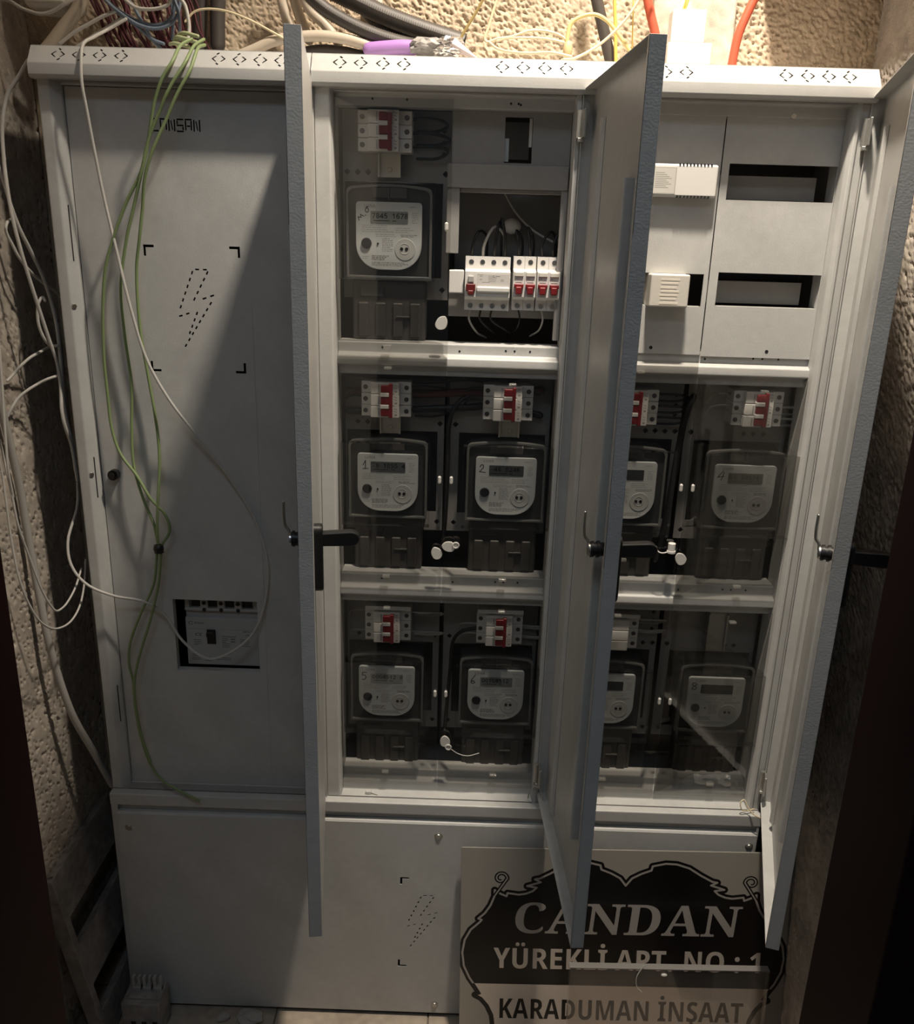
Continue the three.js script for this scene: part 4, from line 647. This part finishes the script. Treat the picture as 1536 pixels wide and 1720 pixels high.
// in the middle
cable('beige_hose', 'thick beige hose arching over the cap into violet tape', 'hose', 0.0085, M.beige, [[-0.148, 1.882, -0.1], [-0.131, 1.891, -0.1], [-0.109, 1.9, -0.1], [-0.084, 1.911, -0.1], [-0.05, 1.918, -0.1], [-0.001, 1.922, -0.1], [0.047, 1.917, -0.1], [0.096, 1.904, -0.1]], null, 14);
cable('grey_hose', 'greyish hose under the beige one on the cap', 'hose', 0.0075, M.conduitGrey, [[-0.06, 1.888, -0.12], [-0.045, 1.897, -0.12], [-0.015, 1.905, -0.12], [0.025, 1.905, -0.12], [0.074, 1.896, -0.12], [0.1, 1.888, -0.12]], null, 14);
function corrugated(label, r, P) {
  const curve = new THREE.CatmullRomCurve3(P.map((p) => V(...p))), L = curve.getLength(), n = Math.round(L / 0.0019);
  const g = new THREE.TubeGeometry(curve, n, r, 14), p = g.attributes.position, c = V();
  for (let i = 0; i <= n; i++) { curve.getPointAt(i / n, c); const k = i % 2 ? 0.92 : 1; for (let j = 0; j <= 14; j++) { const a = i * 15 + j; p.setXYZ(a, c.x + (p.getX(a) - c.x) * k, c.y + (p.getY(a) - c.y) * k, c.z + (p.getZ(a) - c.z) * k); } }
  g.computeVertexNormals();
  return tag(part('corrugated_conduit', g, M.conduitGrey), label, 'conduit', 'corrugated conduits on the cabinet');
}
corrugated('thickest dark corrugated conduit slanting down to the foil wrapping', 0.0155, [[-0.03, 2.02, -0.125], [0.016, 1.993, -0.125], [0.055, 1.977, -0.125], [0.099, 1.96, -0.125], [0.153, 1.943, -0.125], [0.197, 1.931, -0.125], [0.232, 1.922, -0.125]]);
corrugated('dark corrugated conduit running into the violet tape', 0.0115, [[-0.05, 2.02, -0.1], [-0.024, 1.985, -0.1], [0.004, 1.962, -0.1], [0.043, 1.942, -0.1], [0.086, 1.926, -0.1], [0.135, 1.914, -0.1], [0.182, 1.908, -0.1]]);
corrugated('thin dark corrugated conduit behind the other two', 0.0095, [[0.06, 1.975, -0.15], [0.077, 1.957, -0.148], [0.112, 1.938, -0.145], [0.162, 1.922, -0.142], [0.2, 1.914, -0.14]]);
[[[-0.082, 2.03, -0.145], [-0.069, 1.964, -0.145], [-0.056, 1.925, -0.145]], [[-0.064, 2.03, -0.15], [-0.047, 1.964, -0.15], [-0.03, 1.925, -0.15]], [[-0.06, 2.03, -0.135], [-0.025, 1.967, -0.135], [-0.001, 1.946, -0.135], [0.022, 1.92, -0.135]]].forEach((P, i) => cable('beige_pipe', ['beige pipe just behind the corner of the first open door', 'beige pipe between two others above the first open door', 'curved beige pipe passing behind the corrugated conduits'][i], 'pipe', 0.0085, M.beige, P, 'beige pipes above the seam', 12));
cable('beige_pipe', 'straight pale pipe rising behind the thickest conduit', 'pipe', 0.007, M.ivory, [[0.082, 2.06, -0.185], [0.084, 1.93, -0.185]], null, 12);
cable('beige_pipe', 'straight dull pipe next to the pale one behind the conduits', 'pipe', 0.005, M.cableGrey, [[0.067, 2.06, -0.185], [0.069, 1.93, -0.185]], null, 12);
{
  const t = thing('taped_joint', 'violet tape and crinkled foil around the conduit ends', 'cable joint'), r = rng(12);
  part('tape', tube([[0.078, 1.9025, -0.092], [0.106, 1.905, -0.09], [0.13, 1.907, -0.09], [0.15, 1.9065, -0.09]], 0.0115, 6, 12), M.violet, t);
  const crumple = (cx, cy, cz, sx, sy, sz, mat, n) => { const g = new THREE.IcosahedronGeometry(1, 3), p = g.attributes.position; for (let i = 0; i < p.count; i++) { const x = p.getX(i), y = p.getY(i), z = p.getZ(i), k = 1 + 0.32 * perlin.noise(x * 3 + n, y * 3, z * 3) + 0.18 * perlin.noise(x * 8, y * 8 + n, z * 8); p.setXYZ(i, cx + x * sx * k, cy + y * sy * k, cz + z * sz * k); } g.computeVertexNormals(); return part('foil', g, mat, t); };
  crumple(0.172, 1.908, -0.085, 0.03, 0.013, 0.022, std([0.32, 0.3, 0.29], 0.35), 3); crumple(0.21, 1.912, -0.08, 0.022, 0.011, 0.018, M.foil, 9); crumple(0.205, 1.896, -0.06, 0.022, 0.008, 0.012, M.foil, 15); void r;
  part('sleeve', [toCreasedNormals(new THREE.ConeGeometry(0.011, 0.05, 5).rotateZ(-2.0).translate(0.236, 1.897, -0.06), 0.2)], std([0.6, 0.5, 0.5], 0.5), t);
}
const thinG = 'thin wires above the cabinet';
cable('thin_wire', 'dull yellow wire slanting down to the foil', 'wire', 0.0022, std([0.3, 0.22, 0.08], 0.5), [[0.283, 2.03, -0.1], [0.263, 1.987, -0.1], [0.25, 1.963, -0.1], [0.236, 1.941, -0.1], [0.222, 1.918, -0.1]], thinG);
cable('thin_wire', 'cream wire dropping and turning along the wall to the yellow knot', 'wire', 0.0021, M.cableCream, [[0.3, 2.03, -0.1], [0.285, 1.988, -0.1], [0.277, 1.964, -0.1], [0.27, 1.94, -0.1], [0.265, 1.924, -0.1], [0.269, 1.92, -0.1], [0.285, 1.925, -0.1], [0.309, 1.929, -0.1], [0.337, 1.938, -0.1], [0.366, 1.938, -0.1], [0.391, 1.931, -0.1], [0.401, 1.922, -0.1]], thinG);
cable('thin_wire', 'cream wire lying flatter under the arched one', 'wire', 0.0019, M.cableCream, [[0.285, 1.922, -0.1], [0.299, 1.926, -0.1], [0.328, 1.928, -0.1], [0.367, 1.927, -0.1], [0.401, 1.921, -0.1]], thinG);
cable('thin_wire', 'pale wire resting along the top edge of the cap', 'wire', 0.0021, M.cableCream, [[0.272, 1.918, -0.09], [0.29, 1.902, -0.06], [0.33, 1.8945, -0.04], [0.37, 1.8945, -0.03], [0.4, 1.889, -0.025]], thinG);
cable('thin_wire', 'yellow wire hoop in front of the dark conduit', 'wire', 0.0032, std([0.72, 0.58, 0.25], 0.5), [[0.398, 1.9, -0.09], [0.399, 1.932, -0.09], [0.403, 1.948, -0.09], [0.417, 1.958, -0.09], [0.44, 1.962, -0.09], [0.458, 1.955, -0.09], [0.472, 1.943, -0.09], [0.486, 1.928, -0.09], [0.506, 1.905, -0.09]], thinG);
cable('thin_wire', 'yellow wire running straight down beside the dark conduit', 'wire', 0.0028, M.cableYellow, [[0.471, 2.05, -0.12], [0.473, 2.001, -0.12], [0.479, 1.947, -0.12], [0.485, 1.885, -0.12]], thinG);
cable('thin_wire', 'cream wire crossing slantwise over the dark conduit', 'wire', 0.0022, M.cableCream, [[0.53, 2.02, -0.07], [0.509, 1.986, -0.07], [0.49, 1.956, -0.07], [0.468, 1.932, -0.07], [0.442, 1.911, -0.07], [0.409, 1.893, -0.06], [0.39, 1.887, -0.04]], thinG);
cable('thin_wire', 'very thin dull wire hanging straight between yellow wire and red conduit', 'wire', 0.0011, M.cableYellow, [[0.506, 2.05, -0.15], [0.515, 1.9, -0.15]], thinG);
{ const t = thing('wire_knot', 'small yellow knot where the cream wires meet', 'wire', [0.4, 1.91, -0.09]); part('knot', [new THREE.SphereGeometry(0.0075, 10, 8).scale(1, 1.9, 1)], std([0.6, 0.46, 0.25], 0.6), t); }
cable('dark_pipe', 'dark conduit standing behind the yellow wires', 'pipe', 0.0098, M.conduitGrey, [[0.437, 2.06, -0.14], [0.445, 2.004, -0.14], [0.459, 1.96, -0.14], [0.484, 1.886, -0.14]], null, 16);
cable('red_conduit', 'red conduit behind the top corner of the middle door', 'conduit', 0.0072, M.cableRed, [[0.512, 2.06, -0.1], [0.521, 1.999, -0.1], [0.531, 1.966, -0.1], [0.542, 1.935, -0.1], [0.55, 1.886, -0.1]], 'red conduits', 14);
cable('red_conduit', 'red conduit curving down next to the white junction box', 'conduit', 0.007, M.cableRed, [[0.722, 2.05, -0.1], [0.699, 2.003, -0.1], [0.685, 1.97, -0.1], [0.675, 1.94, -0.1], [0.669, 1.886, -0.1]], 'red conduits', 14);
{
  const t = thing('junction_box', 'white plastic junction box on the bright wall above the cabinet', 'junction box', [0.605, 1.945, -0.15]);
  part('backplate', [B(-0.055, 0.085, -0.07, 0.08, -0.05, -0.03, 0.006)], std([0.75, 0.68, 0.58], 0.9, { map: at2(plasterMap, 3, 3) }), t);
  part('housing', [B(-0.033, 0.041, -0.062, -0.008, -0.03, 0.006, 0.003)], M.white, t); part('lid', [B(-0.029, 0.028, -0.008, 0.042, -0.03, 0.002, 0.003)], M.white, t);
  part('screw', [cyl(0.003, 0.002, 'z', 0.031, 0.006, -0.028)], M.zinc, t);
  part('wire', [...tube([[-0.006, 0.08, 0], [-0.008, 0.06, 0.0], [-0.012, 0.04, -0.004]], 0.0016), ...tube([[-0.001, 0.08, 0], [-0.004, 0.06, 0.0], [-0.009, 0.04, -0.004]], 0.0016)], M.cableYellow, t);
}
// inside the bays and on the doors
cable('black_cable', 'thick black cable running down beside the meter marked four', 'cable', 0.0062, M.cableBlack, [[0.664, 1.355, -0.08], [0.655, 1.34, -0.07], [0.648, 1.31, -0.066], [0.643, 1.25, -0.066], [0.638, 1.17, -0.066], [0.632, 1.1, -0.068], [0.625, 1.04, -0.08]], 'black cables inside the cabinet');
cable('black_cable', 'black cable running down between the meters marked one and two', 'cable', 0.0042, M.cableBlack, [[0.262, 1.345, -0.085], [0.24, 1.33, -0.08], [0.226, 1.3, -0.075], [0.224, 1.22, -0.072], [0.222, 1.12, -0.072], [0.218, 1.05, -0.085]], 'black cables inside the cabinet');
cable('black_cable', 'black cable running down between the meters marked five and six', 'cable', 0.0036, M.cableBlack, [[0.289, 0.885, -0.075], [0.262, 0.88, -0.072], [0.245, 0.862, -0.07], [0.24, 0.8, -0.07], [0.234, 0.7, -0.072], [0.23, 0.62, -0.09]], 'black cables inside the cabinet');
[[0.1, 'upper'], [0.055, 'middle'], [0.01, 'lower']].forEach(([d, n], i) => cable('black_cable', `${n} dark supply cable crossing behind the breakers marked one and two`, 'cable', 0.0085 - i * 0.001, i === 1 ? std([0.1, 0.03, 0.025], 0.6) : M.cableBlack, [[0.04, 1.3 + d * 0.8, -0.085], [0.09, 1.3 + d * 0.75, -0.09], [0.18, 1.31 + d * 0.6, -0.085], [0.26, 1.315 + d * 0.62, -0.085], [0.31, 1.32 + d * 0.5, -0.092], [0.39, 1.3 + d, -0.088]], 'dark supply cables behind the breakers'));
cable('thin_cable', 'pale thin cable slanting inside the distribution window', 'cable', 0.002, M.cableGrey, [[0.31, 1.69, -0.125], [0.33, 1.66, -0.12], [0.36, 1.632, -0.115], [0.402, 1.61, -0.11]]);
cable('wire_loop', 'grey wire loop at the bottom hinge of the middle door', 'wire', 0.0013, M.cableGrey, [[0.404, 0.549, -0.004], [0.406, 0.57, 0.002], [0.414, 0.588, 0.012], [0.424, 0.588, 0.02], [0.43, 0.572, 0.026], [0.431, 0.558, 0.03]], 'wire loops at the sill');
cable('wire_loop', 'yellowish wire loop on the sill by the lower hinge of the last door', 'wire', 0.0013, M.cableCream, [[0.853, 0.549, 0.006], [0.836, 0.549, 0.012], [0.825, 0.555, 0.016], [0.822, 0.57, 0.014], [0.829, 0.574, 0.012], [0.836, 0.562, 0.016], [0.846, 0.55, 0.022], [0.862, 0.545, 0.028], [0.869, 0.548, 0.03]], 'wire loops at the sill');
{
  const g = new THREE.PlaneGeometry(0.075, 0.03, 30, 12), p = g.attributes.position;
  for (let i = 0; i < p.count; i++) { const x = p.getX(i), y = p.getY(i); p.setZ(i, 0.016 * Math.cos(y * 85) + 0.006 * perlin.noise(x * 60, y * 90, 1)); p.setY(i, y * 0.9 - 0.9 * x * x + 0.002 * perlin.noise(x * 90, y * 60, 4)); }
  g.computeVertexNormals(); g.translate(0.778, 0.578, -0.05);
  tag(part('plastic_wrap', g, phys([0.85, 0.82, 0.78], 0.25, { clearcoat: 1, side: THREE.DoubleSide })), 'crumpled shiny clear wrap at the bottom of the last bay', 'plastic wrap');
}

// ───────────────────────── the floor in front ─────────────────────────
{ // apartment name plate leaning on the base: mirror-bright metal with black print
  const W = 0.66, H = 0.5, S = 2048, Hh = Math.round(S * H / W), k = S / W;
  const C = 0.33, X = (s) => (s + C) * k, Y = (t) => (H - t) * k;
  const half = [[0, 0.394], [0.012, 0.41], [0.03, 0.42], [0.05, 0.428], [0.052, 0.437], [0.078, 0.443], [0.1, 0.442], [0.125, 0.434], [0.15, 0.418], [0.172, 0.406], [0.182, 0.404], [0.17, 0.398], [0.197, 0.389], [0.178, 0.386], [0.186, 0.378], [0.2, 0.372], [0.214, 0.37], [0.236, 0.373], [0.238, 0.366], [0.25, 0.371], [0.262, 0.379]];
  const side = [[0.262, 0.366], [0.27, 0.345], [0.281, 0.328], [0.294, 0.316], [0.287, 0.313], [0.291, 0.308], [0.309, 0.291], [0.321, 0.268], [0.3255, 0.24], [0.322, 0.21], [0.31, 0.183], [0.297, 0.163], [0.288, 0.148], [0.298, 0.145], [0.285, 0.138], [0.272, 0.122], [0.262, 0.1], [0.258, 0.07], [0.262, 0.03], [0.258, 0]];
  const outline = [...half, ...side], path = (c) => { c.beginPath(); outline.forEach(([s, t], i) => (i ? c.lineTo(X(s), Y(t)) : c.moveTo(X(s), Y(t)))); [...outline].reverse().forEach(([s, t]) => c.lineTo(X(-s), Y(t))); c.closePath(); };
  const text = (c, str, s0, s1, t, h, font) => { c.font = font; const m = c.measureText(str), cap = h * k; c.save(); const size = parseFloat(/(\d+)px/.exec(font)[1]); const sy = cap / (size * 0.715), sx = (s1 - s0) * k / m.width; c.translate(X(s0), Y(t)); c.scale(sx, sy); c.fillText(str, 0, 0); c.restore(); };
  const paint = (c, plate, black, line, band) => {
    c.fillStyle = plate; c.fillRect(0, 0, S, Hh);
    c.lineJoin = 'round'; path(c); c.lineWidth = 46; c.strokeStyle = black; c.stroke(); c.fillStyle = black; c.fill(); c.lineWidth = 13; c.strokeStyle = line; c.stroke();
    for (const d of [-1, 1]) { c.lineWidth = 26; c.strokeStyle = black; for (const w of [0, 1]) { c.lineWidth = w ? 9 : 26; c.strokeStyle = w ? line : black; c.beginPath(); for (let i = 0; i <= 26; i++) { const a = i / 26 * 5.2, r = 0.013 * (1 - i / 46), x = d * (0.25 - 0.0 - r * Math.cos(a)), y = 0.405 + r * Math.sin(a); i ? c.lineTo(X(x), Y(y)) : c.moveTo(X(d * 0.262), Y(0.366)) || c.lineTo(X(x), Y(y)); } c.stroke(); } }
    c.save(); path(c); c.clip(); c.fillStyle = band; c.fillRect(0, Y(0.171), S, Hh); c.restore();
    c.lineWidth = 12; c.strokeStyle = black; c.save(); c.beginPath(); c.rect(0, Y(0.171), S, Hh); c.clip(); path(c); c.stroke(); c.restore();
    c.fillStyle = line; c.save(); c.transform(1, 0, -0.1, 1, 0.1 * Y(0.286), 0); text(c, 'CANDAN', -0.228, 0.232, 0.286, 0.067, 'bold 200px serif'); c.restore();
    c.fillStyle = band; text(c, 'YÜREKLİ APT. NO : 1', -0.262, 0.287, 0.207, 0.045, 'bold 160px sans-serif');
    c.fillStyle = black; text(c, 'KARADUMAN İNŞAAT', -0.252, 0.252, 0.093, 0.045, 'bold 160px sans-serif');
  };
  const color = canvasTexture(S, Hh, (c) => paint(c, '#a29d95', '#0f0d0d', '#a5a09b', '#cfc6bd'));
  const metal = canvasTexture(1024, Math.round(1024 * H / W), (c) => { c.scale(0.5, 0.5); paint(c, '#444444', '#000000', '#444444', '#606060'); }, false);
  const t = thing('name_plate', 'shiny apartment name plate with black shield print leaning on the cabinet base', 'sign', [0.613, 0.0, 0.108]);
  t.rotation.set(-Math.atan2(0.077, 0.494), 0, 0.02, 'ZXY');
  const g = planar(slab(roundRect(W, H - 0.03, 0.004, 0, (H - 0.03) / 2), 0.003, 0.0006, 0.0015), -C, 0, W, H);
  part('plate', g, std([1, 1, 1], 0.24, { map: color, metalness: 1, metalnessMap: metal }), t, true);
}
{
  const t = thing('loose_cover', 'loose clear cover standing in front of the name plate', 'clear cover', [0.682, 0.002, 0.185]); t.rotation.set(-0.06, 0, 0.02);
  part('pane', [B(-0.188, 0.188, 0.002, 0.302, -0.001, 0.001)], phys([0.84, 0.82, 0.8], 0.06, { transmission: 0.965, thickness: 0, ior: 1.49 }), t);
  part('top_rim', [B(-0.19, 0.19, 0.3, 0.3022, -0.012, 0.002, 0.0006)], phys([0.4, 0.38, 0.36], 0.3, { transmission: 0.5, thickness: 0 }), t);
  part('rim', [B(-0.19, 0.19, 0.299, 0.3, -0.012, 0.002, 0.0006), B(-0.19, -0.1885, 0, 0.302, -0.012, 0.002, 0.0006), B(0.1885, 0.19, 0, 0.302, -0.012, 0.002, 0.0006)], M.clear, t);
  part('ridge', [B(-0.075, 0.075, 0.262, 0.2632, -0.001, 0.0025, 0.0004)], M.clear, t);
  part('seal_scrap', [new THREE.SphereGeometry(0.006, 10, 8).scale(1, 0.5, 0.5).translate(-0.01, 0.29, 0.003)], M.seal, t);
  part('scratch', tube([[-0.05, 0.31, 0.003], [-0.062, 0.285, 0.004], [-0.06, 0.262, 0.004], [-0.05, 0.25, 0.003]], 0.0009), M.cableWhite, t);
}
{ // slatted board leaning on the side wall
  const t = thing('slatted_board', 'grey slatted wooden board leaning on the side wall', 'board', [-0.45, 0, 0]); t.rotation.z = 0.178;
  for (const [a, b] of [[0.0, 0.075], [0.142, 0.246], [0.312, 0.415]]) part('slat', [B(-0.008, 0.008, a, b, -0.17, 0.112, 0.002)], M.board, t);
  part('rail', [B(-0.02, 0.0085, 0, 0.415, 0.1, 0.118, 0.002)], M.board, t);
  part('rail', [B(-0.02, -0.006, 0, 0.415, -0.18, -0.16, 0.002)], M.board, t);
}
{ // loose breaker and scraps on the floor
  const t = thing('loose_breaker', 'grey three-pole breaker standing on the floor beside the cabinet base', 'circuit breaker', [-0.376, 0, 0.09]);
  part('body', [B(-0.04, 0.038, 0, 0.095, -0.05, 0.012, 0.003), B(-0.028, 0.038, 0.09, 0.1, -0.045, 0.0, 0.002)], M.board, t);
  for (let k = 0; k < 3; k++) { part('finger', [B(-0.026 + k * 0.022, -0.02 + k * 0.022, 0.098, 0.132, -0.03, -0.02, 0.001), B(-0.014 + k * 0.022, -0.009 + k * 0.022, 0.098, 0.132, -0.03, -0.02, 0.001), B(-0.026 + k * 0.022, -0.009 + k * 0.022, 0.098, 0.108, -0.032, -0.018, 0.001)], M.greyPlastic, t); part('slot', [B(-0.022 + k * 0.022, -0.012 + k * 0.022, 0.03, 0.05, 0.0115, 0.0125)], M.dark, t); }
  const r = rng(77);
  [[-0.165, 0.05, 0.02, 'crumpled grey paper scrap on the floor below the dark panel'], [-0.225, 0.045, 0.011, 'small flat paper scrap beside the crumpled one']].forEach(([x, z, s, label]) => { const g = new THREE.IcosahedronGeometry(s, 3), p = g.attributes.position, o = r() * 9; for (let i = 0; i < p.count; i++) { const k = 1 + 0.5 * perlin.noise(p.getX(i) * 60 + o, p.getY(i) * 60, p.getZ(i) * 60); p.setXYZ(i, x + p.getX(i) * k * 1.3, s * 0.6 + p.getY(i) * k * 0.62, z + p.getZ(i) * k); } g.computeVertexNormals(); tag(part('paper_scrap', g, M.paper), label, 'paper scrap'); });
}
renderer.render(scene, camera);
